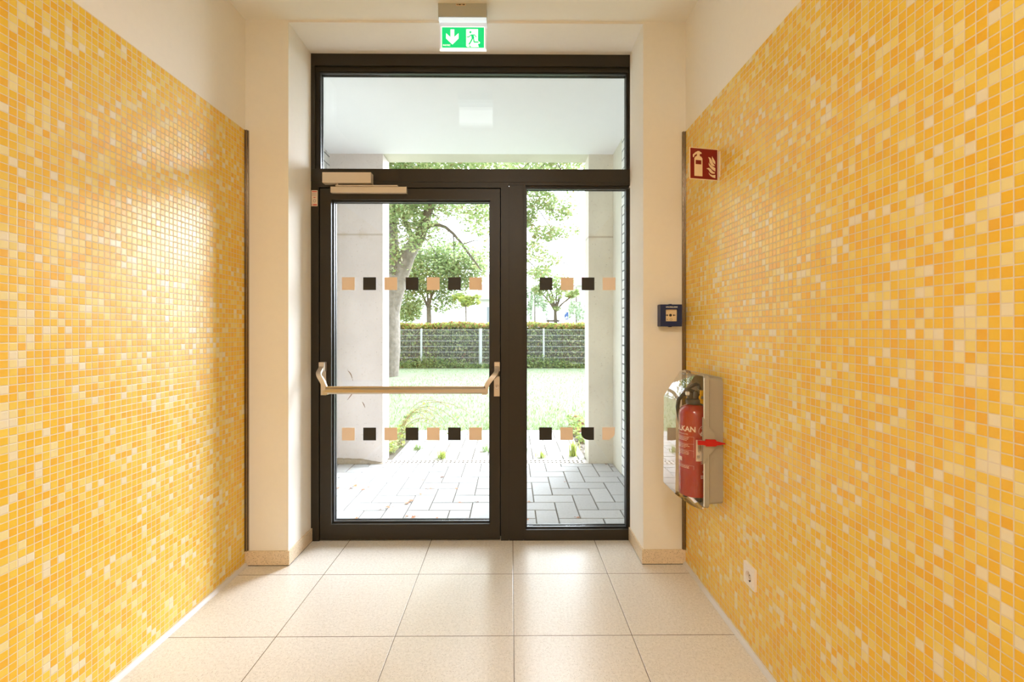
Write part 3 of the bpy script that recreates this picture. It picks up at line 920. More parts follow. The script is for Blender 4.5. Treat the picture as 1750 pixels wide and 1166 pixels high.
# direction: increasing phi must run to the viewer's right
if CY(0.2, 0).x < CY(-0.2, 0).x:
    def CY(phi, z, d=0.0007): return Vector((ea[0] + (er + d) * math.cos(ph0 - phi), ea[1] + (er + d) * math.sin(ph0 - phi), z))
pink = mat('label_print_pale', (0.80, 0.62, 0.52), 0.4)
text('lettering', 'VULKAN', 0.034, cyl_fn(-0.83, 0.840), pink, body, 0.0010)
text('lettering', 'FEUERLOSCHER', 0.0085, cyl_fn(-0.80, 0.816), pink, body)
text('lettering', 'FLUOR\nFREI', 0.0085, cyl_fn(0.62, 0.842), pink, body)
text('lettering', 'CE', 0.014, cyl_fn(0.62, 0.646), pink, body)
def cyl_patch(bm, p0, p1, z0, z1, d=0.0007):
    n = max(1, int(abs(p1 - p0) / 0.12))
    for i in range(n):
        a, b = p0 + (p1 - p0) * i / n, p0 + (p1 - p0) * (i + 1) / n
        bm.faces.new([bm.verts.new(CY(*q, d)) for q in ((a, z0), (b, z0), (b, z1), (a, z1))])
bm = B()
for i in range(40):   # ring of the round emblem
    a, b = 2 * PI * i / 40, 2 * PI * (i + 1) / 40
    bm.faces.new([bm.verts.new(CY(0.62 + r * math.cos(t) / er, 0.835 + r * math.sin(t))) for r, t in ((0.0255, a), (0.0255, b), (0.0240, b), (0.0240, a))])
build('round_emblem', bm, pink, body)
bm = B()
bm.faces.new([bm.verts.new(CY(0.50 + x / er, 0.820 + y)) for x, y in ((-0.008, -0.008), (0.008, -0.008), (0.012, 0.0), (0.006, 0.012), (0.003, 0.004), (-0.003, 0.014), (-0.011, 0.002))])
build('flame_emblem', bm, pink, body)
rnd = random.Random(4)
for z0, z1 in ((0.806, 0.7725), (0.7725, 0.742), (0.742, 0.712), (0.672, 0.655)):      # boxed paragraphs of print
    bm = B()
    cyl_patch(bm, -1.35, -0.02, z0 - 0.0006, z0 + 0.0002)
    cyl_patch(bm, -0.03, -0.018, z1, z0)
    for k in range(3):
        zz = z0 - 0.007 - k * 0.0065
        if zz < z1 + 0.003: break
        p = -1.3
        while p < -0.35 - 0.2 * rnd.random():
            q = p + 0.05 + 0.12 * rnd.random()
            cyl_patch(bm, p, q, zz, zz + 0.0024); p = q + 0.03
    build('printed_text', bm, pink, body)
for zz in (0.690, 0.683, 0.628, 0.622, 0.616):
    bm = B(); cyl_patch(bm, 0.40, 0.86, zz, zz + 0.0022); build('printed_line', bm, pink, body)
bm = B(); cyl_patch(bm, -1.30, -0.85, 0.688, 0.706)
build('printed_panel', bm, pink, body)
bm = B(); cyl_patch(bm, 0.10, 0.98, 0.6955, 0.795)
lab = build('inspection_label', bm, mat('label_paper', (0.78, 0.64, 0.50), 0.5), body)
bm = B()
for a, z0, z1 in ((0.22, 0.740, 0.790), (0.28, 0.735, 0.791), (0.33, 0.745, 0.788), (0.37, 0.740, 0.790)): cyl_patch(bm, a, a + 0.022, z0, z1, 0.0012)
for i in range(6): cyl_patch(bm, 0.16 + 0.03 * i, 0.175 + 0.03 * i, 0.705 + 0.004 * (i % 3), 0.722 + 0.003 * (i % 2), 0.0012)
for zz in (0.715, 0.732, 0.749, 0.766): cyl_patch(bm, 0.55, 0.97, zz, zz + 0.0008, 0.0012)
cyl_patch(bm, 0.55, 0.56, 0.70, 0.766, 0.0012)
build('label_print', bm, ink, lab)

# ------------------------------------------------------------------ corridor ceiling lamps (over and behind the viewer)
opal = mat('opal_glass', (0.9, 0.88, 0.85), 0.4, emit=LAMP_COL, estr=3.0)
for k, (lx, ly) in enumerate(((-0.10, -0.40), (-0.10, -2.4))):
    t_ = thing('ceiling_lamp', ('round opal ceiling lamp above the viewer' if k == 0 else 'round opal ceiling lamp near the back wall of the corridor'), 'ceiling lamp', (lx, ly, ZC), group='corridor ceiling lamps')
    bm = B(); lathe(bm, [(0.17, 0), (0.17, -0.02), (0.165, -0.025)], (lx, ly, ZC), 40)
    build('lamp_base', bm, M['white_paint'], t_, smooth=True)
    bm = B(); lathe(bm, [(0.160, -0.0255), (0.158, -0.045), (0.12, -0.062), (0.06, -0.070), (0.01, -0.072)], (lx, ly, ZC), 40)
    build('lamp_shade', bm, opal, t_, smooth=True)
    area('lamp_light', (lx, ly, ZC - 0.078), 0.30, LAMP_W, LAMP_COL, parent=t_)

# ------------------------------------------------------------------ porch
PY0, PY1 = 4.615, 4.850
PXL, PXR = -1.775, 1.005
ZP = 3.032
bm = B()
box(bm, PXL - 0.35, PXL, 2.985, PY1, -0.3, ZP)
structure(build('wall_porch_left', bm, M['brick']), 'white brick side wall of the porch on the left', 'wall')
bm = B(); box(bm, PXR, PXR + 0.35, 2.985, 4.25, -0.3, ZP)
structure(build('wall_porch_right', bm, M['brick']), 'white brick side wall of the porch on the right', 'wall')
wc = structure(mbox('wall_porch_end', (PXR, PXR + 0.35, 4.25, PY1, -0.3, ZP), M['conc']), 'pale concrete end of the right porch wall', 'wall')
mbox('joint_strip', (PXR - 0.006, PXR + 0.001, 4.235, 4.275, 0.28, 2.42), mat('joint_grey', (0.55, 0.54, 0.50), 0.7), wc)
structure(mbox('ceiling_porch', (PXL - 0.35, PXR + 0.35, 2.995, PY0, ZP, ZP + 0.3), M['porch_ceiling']), 'white ceiling of the porch outside the door', 'ceiling')
structure(mbox('porch_slab_edge', (PXL - 0.35, PXR + 0.35, PY0 + 0.004, PY1, ZP + 0.001, ZP + 0.9), M['conc']), 'concrete edge of the slab over the porch opening', 'slab edge')
p1 = mbox('concrete_pier', (PXL, -1.255, PY0, PY1, -0.3, ZP), M['pier_l'])
structure(p1, 'wide smooth concrete pier on the left of the porch opening', 'pier')
p2 = mbox('concrete_pier', (0.765, PXR, PY0, PY1, -0.3, ZP), M['pier_r'])
structure(p2, 'narrow stained concrete pier on the right of the porch opening', 'pier')
bm = B()
rnd = random.Random(2)
pts = []
N = 26
for i in range(N + 1):
    x = PXL + (0.53) * i / N
    h = 0.050 * (1 - (i / N) ** 3) + rnd.uniform(-0.004, 0.004)
    pts.append((x, h))
ring = [[bm.verts.new((x, PY0 - 0.03 - rnd.uniform(0, 0.008), 0.0)), bm.verts.new((x, PY0 - 0.018, h * 0.7)), bm.verts.new((x, PY0, h))] for x, h in pts]
for a, b in zip(ring, ring[1:]):
    for k in range(2): bm.faces.new((a[k], b[k], b[k + 1], a[k + 1]))
build('mortar_fillet', bm, M['mortar'], p1)
stain = mat('stain_brown', (0.25, 0.15, 0.10), 0.9)  # thin raised tubes draw the brown dirt marks on the pier face
for pts_ in ([(-1.595, 0.905), (-1.575, 0.885), (-1.562, 0.86), (-1.553, 0.83)], [(-1.55, 0.822), (-1.548, 0.808)],
             [(-1.535, 0.715), (-1.565, 0.665), (-1.60, 0.62)], [(-1.455, 0.60), (-1.44, 0.575), (-1.428, 0.545)]):
    bm = B(); tube(bm, [(x, PY0 - 0.002, z) for x, z in pts_], [0.002] + [0.0042] * (len(pts_) - 2) + [0.002], 6)
    build('stain_mark', bm, stain, p1)

# paving: herringbone of 2:1 pavers
def color_attr(me, cols):
    a = me.color_attributes.new('col', 'FLOAT_COLOR', 'POINT')
    arr = np.ones((len(me.vertices), 4), dtype=np.float32)
    arr[:, :3] = cols
    a.data.foreach_set('color', arr.ravel())

def pavers(name, cells, u, z, gap, mat_, base, label, seed=1, clip=None):
    rnd = random.Random(seed)
    bm = B(); cols = []
    for (x0, x1, y0, y1) in cells:
        if clip:
            x0, x1, y0, y1 = max(x0, clip[0]), min(x1, clip[1]), max(y0, clip[2]), min(y1, clip[3])
            if x1 - x0 < 0.02 or y1 - y0 < 0.02: continue
        g = gap / 2; c = 0.003
        h = z + rnd.uniform(-0.0012, 0.0)
        k = rnd.uniform(0.93, 1.04)
        v = [bm.verts.new((x, y, zz)) for (xa, xb, ya, yb, zz) in ((x0 + g, x1 - g, y0 + g, y1 - g, h - 0.03), (x0 + g, x1 - g, y0 + g, y1 - g, h - c), (x0 + g + c, x1 - g - c, y0 + g + c, y1 - g - c, h))
             for x, y in ((xa, ya), (xb, ya), (xb, yb), (xa, yb))]
        for lv in (0, 4):
            for i in range(4): bm.faces.new((v[lv + i], v[lv + (i + 1) % 4], v[lv + 4 + (i + 1) % 4], v[lv + 4 + i]))
        bm.faces.new(v[8:12])
        cols += [[b_ * k for b_ in base]] * 12
    me = bpy.data.meshes.new(name); bm.to_mesh(me); bm.free()
    color_attr(me, np.array(cols, dtype=np.float32))
    o = link_mesh(name, me, mat_)
    return structure(o, label, 'paving')

u = 0.1545
cells = []
for j in range(-2, 14):
    for i in range(-10, 14):
        k = (i - j) % 4
        X0 = -0.597 + i * u; Y0 = 3.406 + (j - 1) * u
        # row j=1 starts a flat paver at x=-0.597
        if (i - (j - 1)) % 4 == 0: cells.append((X0, X0 + 2 * u, Y0, Y0 + u))
        if (i - (j - 1)) % 4 == 3: cells.append((X0, X0 + u, Y0, Y0 + 2 * u))
pavers('paving', cells, u, -0.002, 0.008, M['paver'], (0.44, 0.44, 0.44), 'grey herringbone paving under the porch roof', 3, (PXL, PXR, 2.99, 4.594))
structure(mbox('paving_bed', (PXL, PXR, 2.99, 6.16, -0.16, -0.010), M['joint_sand']), 'dark sand bed showing in the paving joints', 'paving bed')
cells = []
for j in range(0, 12):
    for i in range(-8, 14):
        X0 = -1.36 + i * u + 0.04; Y0 = 4.735 + (j - 2) * u
        if (i - j) % 4 == 0: cells.append((X0, X0 + 2 * u, Y0, Y0 + u))
        if (i - j) % 4 == 3: cells.append((X0, X0 + u, Y0, Y0 + 2 * u))
pavers('path_paving', cells, u, -0.002, 0.010, M['paver'], (0.46, 0.45, 0.43), 'sunlit pale paving between the drain and the lawn', 5, (-1.20, 0.76, 4.735, 6.15))

# drain channel with its slotted grate
dg = thing('drain_grate', 'slotted drain grate across the porch threshold', 'drain grate', (-0.245, 4.664, -0.02))
bm = B()
gx0, gx1, gy0, gy1 = -1.250, 0.762, 4.598, 4.731
xs_ = [gx0]; x = gx0 + 0.012
cuts = []
while x < gx1 - 0.03:
    cuts.append((x, x + 0.020)); x += 0.042
for ya, yb in ((gy0, gy0 + 0.020), (gy0 + 0.056, gy0 + 0.074), (gy0 + 0.110, gy1)): box(bm, gx0, gx1, ya, yb, -0.010, -0.002)
px_ = gx0
for a_, b_ in cuts + [(gx1, gx1)]:
    for ya, yb in ((gy0 + 0.020, gy0 + 0.056), (gy0 + 0.074, gy0 + 0.110)): box(bm, px_, a_, ya, yb, -0.010, -0.002)
    px_ = b_
build('slotted_cover', bm, M['grate'], dg)
mbox('channel', (gx0, gx1, gy0 - 0.001, gy1 + 0.001, -0.0105, -0.0101), M['dark_gap'], dg)

# ------------------------------------------------------------------ garden
structure(mbox('lawn_ground', (-32, 32, 6.16, 75, -0.3, -0.02), M['lawn']), 'mown lawn beyond the porch', 'lawn')
bm = B(); box(bm, -12, -1.205, PY1, 6.16, -0.3, -0.012); box(bm, 0.762, 12, PY1, 6.16, -0.3, -0.012)
structure(build('planting_bed', bm, M['soil']), 'bare soil beds either side of the path', 'soil bed')

def leaf_cloud(rng, centers, radii, counts, size, palette, squash=0.6, elong=1.7, flat=0.6, shell=0.0):
    V, C = [], []
    pal = np.array(palette, dtype=np.float32)
    for c, r, n in zip(centers, radii, counts):
        d = rng.normal(size=(n, 3)); d /= np.linalg.norm(d, axis=1)[:, None]
        rr = rng.random(n) ** (1 / 3)
        rr = shell + (1 - shell) * rr
        p = np.array(c) + d * rr[:, None] * np.array(r)
        ax = rng.normal(size=(n, 3)); ax[:, 2] *= 0.5; ax /= np.linalg.norm(ax, axis=1)[:, None]
        nn = rng.normal(size=(n, 3)); nn[:, 2] += flat * np.sign(nn[:, 2]) * 1.5
        b = np.cross(ax, nn); b /= np.linalg.norm(b, axis=1)[:, None]
        s = size * (0.6 + 0.8 * rng.random(n))[:, None]
        a_ = ax * s * elong / 2; b_ = b * s / 2
        V.append(np.stack([p - a_, p + b_, p + a_, p - b_], axis=1).reshape(-1, 3))
        ci = rng.integers(0, len(pal), n)
        cc = pal[ci] * (0.8 + 0.4 * rng.random(n))[:, None]
        C.append(np.repeat(cc, 4, axis=0))
    return np.concatenate(V), np.concatenate(C)

def quads_obj(name, V, C, mat_, parent=None):
    n = len(V) // 4
    me = bpy.data.meshes.new(name)
    me.vertices.add(len(V)); me.vertices.foreach_set('co', V.astype(np.float32).ravel())
    me.loops.add(n * 4); me.loops.foreach_set('vertex_index', np.arange(n * 4, dtype=np.int32))
    me.polygons.add(n); me.polygons.foreach_set('loop_start', np.arange(0, n * 4, 4, dtype=np.int32))
    me.update(calc_edges=True)
    color_attr(me, C)
    return link_mesh(name, me, mat_, parent)

rng = np.random.default_rng(7)
G_MID = [(0.24, 0.35, 0.12), (0.30, 0.41, 0.16), (0.19, 0.30, 0.10), (0.34, 0.43, 0.17)]
G_PALE = [(0.40, 0.50, 0.23), (0.48, 0.56, 0.29), (0.35, 0.46, 0.21), (0.52, 0.52, 0.27)]
G_DARK = [(0.10, 0.18, 0.07), (0.13, 0.22, 0.08), (0.17, 0.27, 0.10), (0.06, 0.11, 0.05)]
G_LIME = [(0.38, 0.46, 0.10), (0.48, 0.52, 0.14), (0.32, 0.42, 0.12)]
G_RED = [(0.44, 0.20, 0.10), (0.46, 0.38, 0.12), (0.34, 0.42, 0.10), (0.48, 0.30, 0.14), (0.20, 0.31, 0.08)]

# big tree left, partly behind the pier
def bez(p0, p1, p2, p3, n=14):
    p0, p1, p2, p3 = map(Vector, (p0, p1, p2, p3))
    return [p0 * (1 - t) ** 3 + p1 * 3 * t * (1 - t) ** 2 + p2 * 3 * t * t * (1 - t) + p3 * t ** 3 for t in [i / n for i in range(n + 1)]]
TY = 13.6
def tp(px, py, y=TY): return ((px - 873.0) / 803 * y, y, 1.3 + (565 - py) / 803 * y)
bt = thing('big_tree', 'large forked tree with rough grey trunk beside the left pier', 'tree', (tp(652, 640)[0], TY, -0.02))
def branch_tube(bm, pts, r0, r1, n=12, seed=0):
    rr = random.Random(seed)
    m_ = len(pts) - 1
    tube(bm, pts, [(r0 + (r1 - r0) * i / m_) * (1 + rr.uniform(-0.05, 0.05)) for i in range(m_ + 1)], n)
bm = B()
branch_tube(bm, [(tp(654, 640)[0], TY, -0.05), tp(656, 600), tp(657, 560), tp(658, 520), tp(663, 490), tp(668, 470)], 0.47, 0.40, 20, 1)
branch_tube(bm, [tp(660, 540), tp(667, 500), tp(670, 470), tp(671, 440), tp(668, 400), tp(664, 350), tp(660, 280), tp(655, 200)], 0.30, 0.13, 14, 2)
branch_tube(bm, [tp(661, 545), tp(671, 505), tp(684, 468), tp(697, 435), tp(710, 415)], 0.34, 0.19, 16, 3)
build('trunk', bm, M['bark'], bt, smooth=True)
bm = B()
branch_tube(bm, [tp(708, 420), tp(718, 405), tp(725, 382), tp(732, 360), tp(742, 345), tp(760, 310), tp(775, 270)], 0.19, 0.08, 12, 4)
build('branch', bm, M['bark_dark'], bt, smooth=True)
bm = B()
branch_tube(bm, [tp(708, 414), tp(702, 400), tp(694, 382), tp(686, 368), tp(676, 352), tp(668, 335)], 0.085, 0.03, 9, 5)
build('branch', bm, M['bark_dark'], bt, smooth=True)
bm = B()
branch_tube(bm, [tp(726, 393), tp(735, 386), tp(748, 384), tp(762, 389), tp(775, 400), tp(788, 415), tp(800, 432), tp(812, 448), tp(823, 463)], 0.065, 0.02, 9, 6)
build('branch', bm, M['bark_dark'], bt, smooth=True)
bm = B()
for a_, b_ in (((733, 365), (752, 378)), ((735, 372), (700, 330)), ((720, 400), (740, 430)), ((775, 400), (777, 450)), ((790, 418), (830, 410)), ((760, 310), (830, 300)), ((745, 340), (800, 335)), ((775, 270), (880, 280)), ((668, 350), (640, 300))):
    A_, B_ = Vector(tp(*a_)), Vector(tp(*b_)); B_.y += rnd.uniform(-1, 1)
    bm = B(); tube(bm, [A_, (A_ + B_) / 2 + Vector((0, 0, 0.06)), B_], [0.022, 0.015, 0.008], 6)
    build('twig', bm, M['bark_dark'], bt)
cs, rs_, ns_ = [], [], []
def cl(px, py, rx, rz, n, y=TY, ry=None):
    cs.append(tp(px, py, y)); rs_.append((rx * y / 803, ry or rx * y / 803, rz * y / 803)); ns_.append(n)
for a_ in ((690, 365, 34, 34, 900), (700, 345, 46, 26, 900), (745, 335, 50, 24, 700), (758, 352, 36, 24, 300), (722, 392, 30, 26, 260), (790, 350, 46, 24, 420), (824, 356, 26, 30, 380),
           (808, 386, 24, 18, 110), (828, 390, 18, 24, 150), (778, 425, 24, 18, 90), (752, 405, 22, 18, 70), (822, 440, 22, 24, 150), (800, 372, 22, 14, 90), (674, 430, 16, 44, 200), (704, 412, 22, 20, 150), (690, 450, 18, 26, 110),
           (735, 372, 22, 22, 110), (700, 285, 60, 16, 1400), (780, 278, 60, 14, 1000), (840, 280, 50, 12, 700), (690, 300, 50, 20, 700), (600, 300, 60, 80, 1800), (640, 200, 140, 70, 2500), (780, 220, 120, 40, 1500)):
    cl(*a_, y=TY + rnd.uniform(-0.9, 0.9))
V, C = leaf_cloud(rng, cs, rs_, [int(q * 1.5) for q in ns_], 0.062, G_MID + G_PALE * 2 + [(0.34, 0.30, 0.14)])
setp(quads_obj('foliage', V, C, M['leaf'], bt), kind='stuff')

# overhanging airy branches in front of the sidelight
cs, rs_, ns_ = [], [], []
ot = thing('overhanging_tree', 'thin pale-leaved tree whose drooping sprays hang in front of the sidelight view', 'tree', (4.9, 16.0, -0.02))
OY = 12.0
bm = B()
tube(bm, [(4.9, 16.0, -0.05), (4.8, 15.8, 2.5), (4.4, 15.0, 5.0), (3.6, 14.0, 6.6)], [0.20, 0.17, 0.13, 0.09], 12)
tube(bm, [(3.6, 14.0, 6.6), tp(1010, 180, 12.6), tp(940, 260, OY), tp(905, 320, OY)], [0.09, 0.06, 0.035, 0.015], 8)
build('trunk', bm, M['bark'], ot, smooth=True)
bm = B()
for path in ([(905, 320), (930, 345), (955, 370)], [(900, 330), (925, 365), (945, 395), (968, 410)], [(898, 380), (918, 400), (940, 420)], [(896, 440), (915, 458), (935, 478)], [(940, 260), (965, 300), (990, 330)], [(1010, 180), (880, 300), (898, 345)], [(955, 445), (975, 455), (990, 450)]):
    bm = B(); tube(bm, [tp(*q, OY + rnd.uniform(-0.1, 0.1)) for q in path], [0.014] * (len(path) - 1) + [0.005], 5)
    build('twig', bm, M['bark_dark'], ot)
for a_ in ((925, 340, 30, 20, 330), (955, 360, 28, 18, 260), (905, 370, 14, 24, 200), (935, 398, 30, 14, 260), (970, 395, 22, 14, 80), (915, 430, 22, 22, 190), (945, 445, 20, 14, 90), (975, 350, 16, 30, 60),
           (985, 300, 30, 24, 160), (920, 300, 40, 16, 300), (900, 270, 60, 18, 600), (960, 275, 50, 14, 500), (900, 320, 22, 12, 160), (920, 465, 24, 12, 130), (1020, 200, 90, 50, 900)):
    cl(*a_, y=OY + rnd.uniform(-0.5, 0.5))
V, C = leaf_cloud(rng, cs, rs_, [int(q * 2.3) for q in ns_], 0.055, G_PALE * 2 + G_MID[:2] + [(0.42, 0.34, 0.16)])
setp(quads_obj('foliage', V, C, M['leaf'], ot), kind='stuff')

def small_tree(name, label, px, y, base_py, splits, clusters, size, palette, tr, mat_='bark', group=None):
    """trunk from the ground, limbs `splits`, leaf clusters, all given at distance y"""
    t_ = thing(name, label, 'tree', (tp(px, 565, y)[0], y, -0.02), group)
    bm = B()
    tube(bm, [(tp(px, 565, y)[0], y, -0.05), tp(px + 1, 580, y), tp(px, base_py, y)], [tr * 1.25, tr * 1.05, tr * 0.85], 10)
    build('trunk', bm, M[mat_], t_, smooth=True)
    bm = B()
    for path in splits:
        tube(bm, [tp(*q, y + 0.15 * i) for i, q in enumerate(path)], [tr * 0.55 * (1 - 0.6 * i / (len(path) - 1)) for i in range(len(path))], 7)
    build('branch', bm, M[mat_], t_, smooth=True)
    global cs, rs_, ns_
    cs, rs_, ns_ = [], [], []
    for a_ in clusters: cl(*a_, y=y + rnd.uniform(-0.5, 0.5))
    V, C = leaf_cloud(rng, cs, rs_, ns_, size, palette)
    setp(quads_obj('foliage', V, C, M['leaf'], t_), kind='stuff')
    return t_

small_tree('garden_tree', 'bushy dark green tree with a forked trunk standing behind the hedge', 733, 21.5, 525,
           [[(733, 530), (727, 515), (719, 495), (712, 480)], [(733, 530), (731, 505), (730, 480)], [(734, 525), (737, 505), (737, 480)], [(732, 520), (745, 490), (765, 470)]],
           [(735, 468, 56, 34, 2900), (705, 500, 30, 36, 1400), (765, 488, 36, 32, 1500), (795, 462, 34, 32, 1300), (745, 445, 50, 26, 1500), (755, 520, 22, 18, 300), (700, 535, 22, 16, 700), (700, 455, 26, 36, 1000), (775, 440, 50, 26, 1000), (814, 458, 22, 28, 500),
            (780, 520, 20, 12, 120), (735, 430, 60, 18, 700)],
           0.09, G_MID + G_PALE[:3] + G_DARK[1:3] + [(0.40, 0.40, 0.18)], 0.12)
small_tree('young_tree', 'slim young tree with lime green leaves in front of the white house', 796, 20.0, 520,
           [[(796, 525), (796, 505), (795, 480)], [(796, 520), (803, 508), (812, 503)], [(796, 522), (788, 512), (780, 508)]],
           [(796, 512, 14, 6, 160), (785, 508, 12, 7, 120), (806, 516, 14, 6, 170), (812, 508, 10, 4, 60), (796, 521, 9, 3, 60)], 0.10, G_LIME, 0.035)
small_tree('vase_tree', 'small tree with a fan of thin upright branches above the hedge behind the sidelight', 949, 19.5, 531,
           [[(949, 532), (940, 518), (928, 503), (915, 490)], [(949, 531), (942, 514), (935, 498), (928, 480)], [(949, 530), (946, 512), (941, 495), (938, 470)], [(950, 530), (951, 505), (952, 480)], [(950, 530), (957, 510), (962, 490)], [(950, 531), (960, 520), (975, 508), (985, 502)], [(950, 531), (954, 515), (957, 495)]],
           [(921, 495, 14, 10, 240), (935, 480, 22, 12, 340), (960, 480, 22, 12, 240), (976, 505, 10, 6, 190), (983, 500, 9, 6, 120), (950, 500, 18, 16, 210), (952, 528, 7, 4, 60), (965, 495, 16, 10, 120), (925, 465, 20, 10, 220), (940, 512, 10, 6, 60)], 0.085, G_MID[:2] + G_PALE, 0.085, 'bark_dark')
def willow(label, px, y, spans, n, tr=0.05):
    t_ = thing('weeping_tree', label, 'tree', (tp(px, 565, y)[0], y, -0.02))
    bm = B(); tube(bm, [(tp(px, 565, y)[0], y, -0.05), tp(px, 520, y), tp(px, 490, y)], [tr, tr * 0.8, tr * 0.4], 9)
    build('trunk', bm, M['bark'], t_, smooth=True)
    global cs, rs_, ns_
    cs, rs_, ns_ = [], [], []
    for k in range(spans[4]):
        x = spans[0] + (spans[1] - spans[0]) * rnd.random(); z = spans[2] + (spans[3] - spans[2]) * rnd.random()
        cl(x, z, 2.5, 12, n, y=y + rnd.uniform(-1.5, 1.5))
    V, C = leaf_cloud(rng, cs, rs_, ns_, 0.09, [(0.44, 0.54, 0.40), (0.38, 0.50, 0.34), (0.52, 0.60, 0.46)])
    setp(quads_obj('foliage', V, C, M['leaf'], t_), kind='stuff')
willow('pale weeping tree hanging beside the mullion behind the hedge', 914, 26.0, (900, 935, 498, 540, 26), 60)
willow('pale weeping tree behind the hedge next to the right pier', 985, 27.0, (972, 1002, 515, 540, 18), 45)
willow('pale green shrubby tree behind the hedge beside the big trunk', 694, 26.0, (676, 720, 515, 545, 22), 60)

# hedge: woody core with a leafy coat, behind the fence
hg = thing('clipped_hedge', 'clipped beech hedge with reddish yellow tips behind the wire fence', 'hedge', (-1.0, 17.75, -0.02))
mbox('woody_core', (-8.9, 7.9, 17.45, 18.0, -0.02, 1.42), mat('hedge_core', (0.03, 0.05, 0.022), 0.95, noise=0.4, nscale=9), hg)
n = 26000
p = np.empty((n, 3)); face = rng.random(n)
p[:, 0] = rng.uniform(-9, 8, n)
front = face < 0.62
p[:, 1] = np.where(front, 17.36 + 0.16 * rng.random(n), rng.uniform(17.3, 18.15, n))
p[:, 2] = np.where(front, rng.uniform(0.0, 1.50, n), 1.42 + 0.16 * rng.random(n) + 0.06 * np.sin(p[:, 0] * 2.3) * rng.random(n))
ax = rng.normal(size=(n, 3)); ax /= np.linalg.norm(ax, axis=1)[:, None]
nn = rng.normal(size=(n, 3)); b = np.cross(ax, nn); b /= np.linalg.norm(b, axis=1)[:, None]
s = 0.075 * (0.6 + 0.8 * rng.random(n))[:, None]
V = np.stack([p - ax * s * 0.75, p + b * s / 2, p + ax * s * 0.75, p - b * s / 2], axis=1).reshape(-1, 3)
low = np.array(G_DARK * 2 + G_MID * 3 + G_PALE + G_LIME[:1] + [(0.24, 0.14, 0.08)], dtype=np.float32); top = np.array(G_RED + G_LIME, dtype=np.float32)
ci = np.where((p[:, 2] > 1.36)[:, None], top[rng.integers(0, len(top), n)], low[rng.integers(0, len(low), n)])
C = np.repeat(ci * (0.75 + 0.5 * rng.random(n))[:, None], 4, axis=0)
setp(quads_obj('leaves', V, C.astype(np.float32), M['leaf'], hg), kind='stuff')

# ground cover along the fence foot
n = 9000
p = np.stack([rng.uniform(-9, 8, n), rng.normal(16.55, 0.12, n).clip(16.1, 16.84), np.abs(rng.normal(0.0, 0.11, n))], axis=1)
p[:, 2] *= 1 + 0.6 * np.sin(p[:, 0] * 1.7)
ax = rng.normal(size=(n, 3)); ax /= np.linalg.norm(ax, axis=1)[:, None]
b = np.cross(ax, rng.normal(size=(n, 3))); b /= np.linalg.norm(b, axis=1)[:, None]
s = 0.06 * (0.6 + 0.8 * rng.random(n))[:, None]
V = np.stack([p - ax * s * 0.7, p + b * s / 2, p + ax * s * 0.7, p - b * s / 2], axis=1).reshape(-1, 3)
pal = np.array(G_DARK + G_MID, dtype=np.float32)
o = quads_obj('ground_ivy', V, np.repeat(pal[rng.integers(0, len(pal), n)], 4, axis=0), M['leaf'])
setp(o, 'low dark ivy growing along the foot of the wire fence', 'ivy', kind='stuff')

# wire fence
fn_ = thing('wire_fence', 'galvanised double-rod wire fence between the lawn and the hedge', 'fence', (-0.5, 16.9, -0.02))
posts = [-8.1, -5.65, -3.22, -1.085, 1.185, 3.6, 6.05]
for a_, b_ in zip(posts, posts[1:]):
    bm = B()
    for k in range(7):
        z_ = 0.12 + 0.2 * k
        box(bm, a_, b_, 16.892, 16.902, z_, z_ + 0.010)
    x = a_ + 0.05
    while x < b_ - 0.02:
        box(bm, x, x + 0.0045, 16.885, 16.892, 0.10, 1.345); x += 0.05
    build('wire_panel', bm, M['galv'], fn_)
for k, x in enumerate(posts):
    wd = 0.055 if k == 3 else 0.028
    mbox('fence_post', (x - wd, x + wd, 16.905, 16.965, -0.02, 1.37), M['galv'], fn_)

# grass blades standing on the lawn near the path, uncountable
n = 11000
yy_ = 6.2 + (16.2 - 6.2) * rng.random(n) ** 1.6
p = np.stack([rng.uniform(-0.42, 0.22, n) * (yy_ + 1.5), yy_, np.full(n, -0.02)], axis=1)
h = (0.025 + 0.035 * rng.random(n) ** 2) * np.where((yy_ < 8.2) & (p[:, 0] > -0.4), 1.35, 1.0)
ang_ = rng.uniform(0, 2 * PI, n); h = np.where((np.abs(p[:, 0] + 3.75) < 1.0) & (np.abs(yy_ - 13.6) < 1.0), 0.002, h)
wv = np.stack([np.cos(ang_), np.sin(ang_), np.zeros(n)], axis=1) * 0.006
lean = np.stack([rng.normal(0, 0.4, n) * h, rng.normal(0, 0.4, n) * h, h], axis=1)
V = np.stack([p - wv, p + wv, p + lean + wv * 0.3, p + lean - wv * 0.3], axis=1).reshape(-1, 3)
pal = np.array([(0.24, 0.34, 0.13), (0.20, 0.29, 0.11), (0.32, 0.39, 0.17)], dtype=np.float32)
o = quads_obj('grass', V, np.repeat(pal[rng.integers(0, 3, n)], 4, axis=0), M['leaf'])
setp(o, 'short green grass blades of the lawn beyond the path', 'grass', kind='stuff')

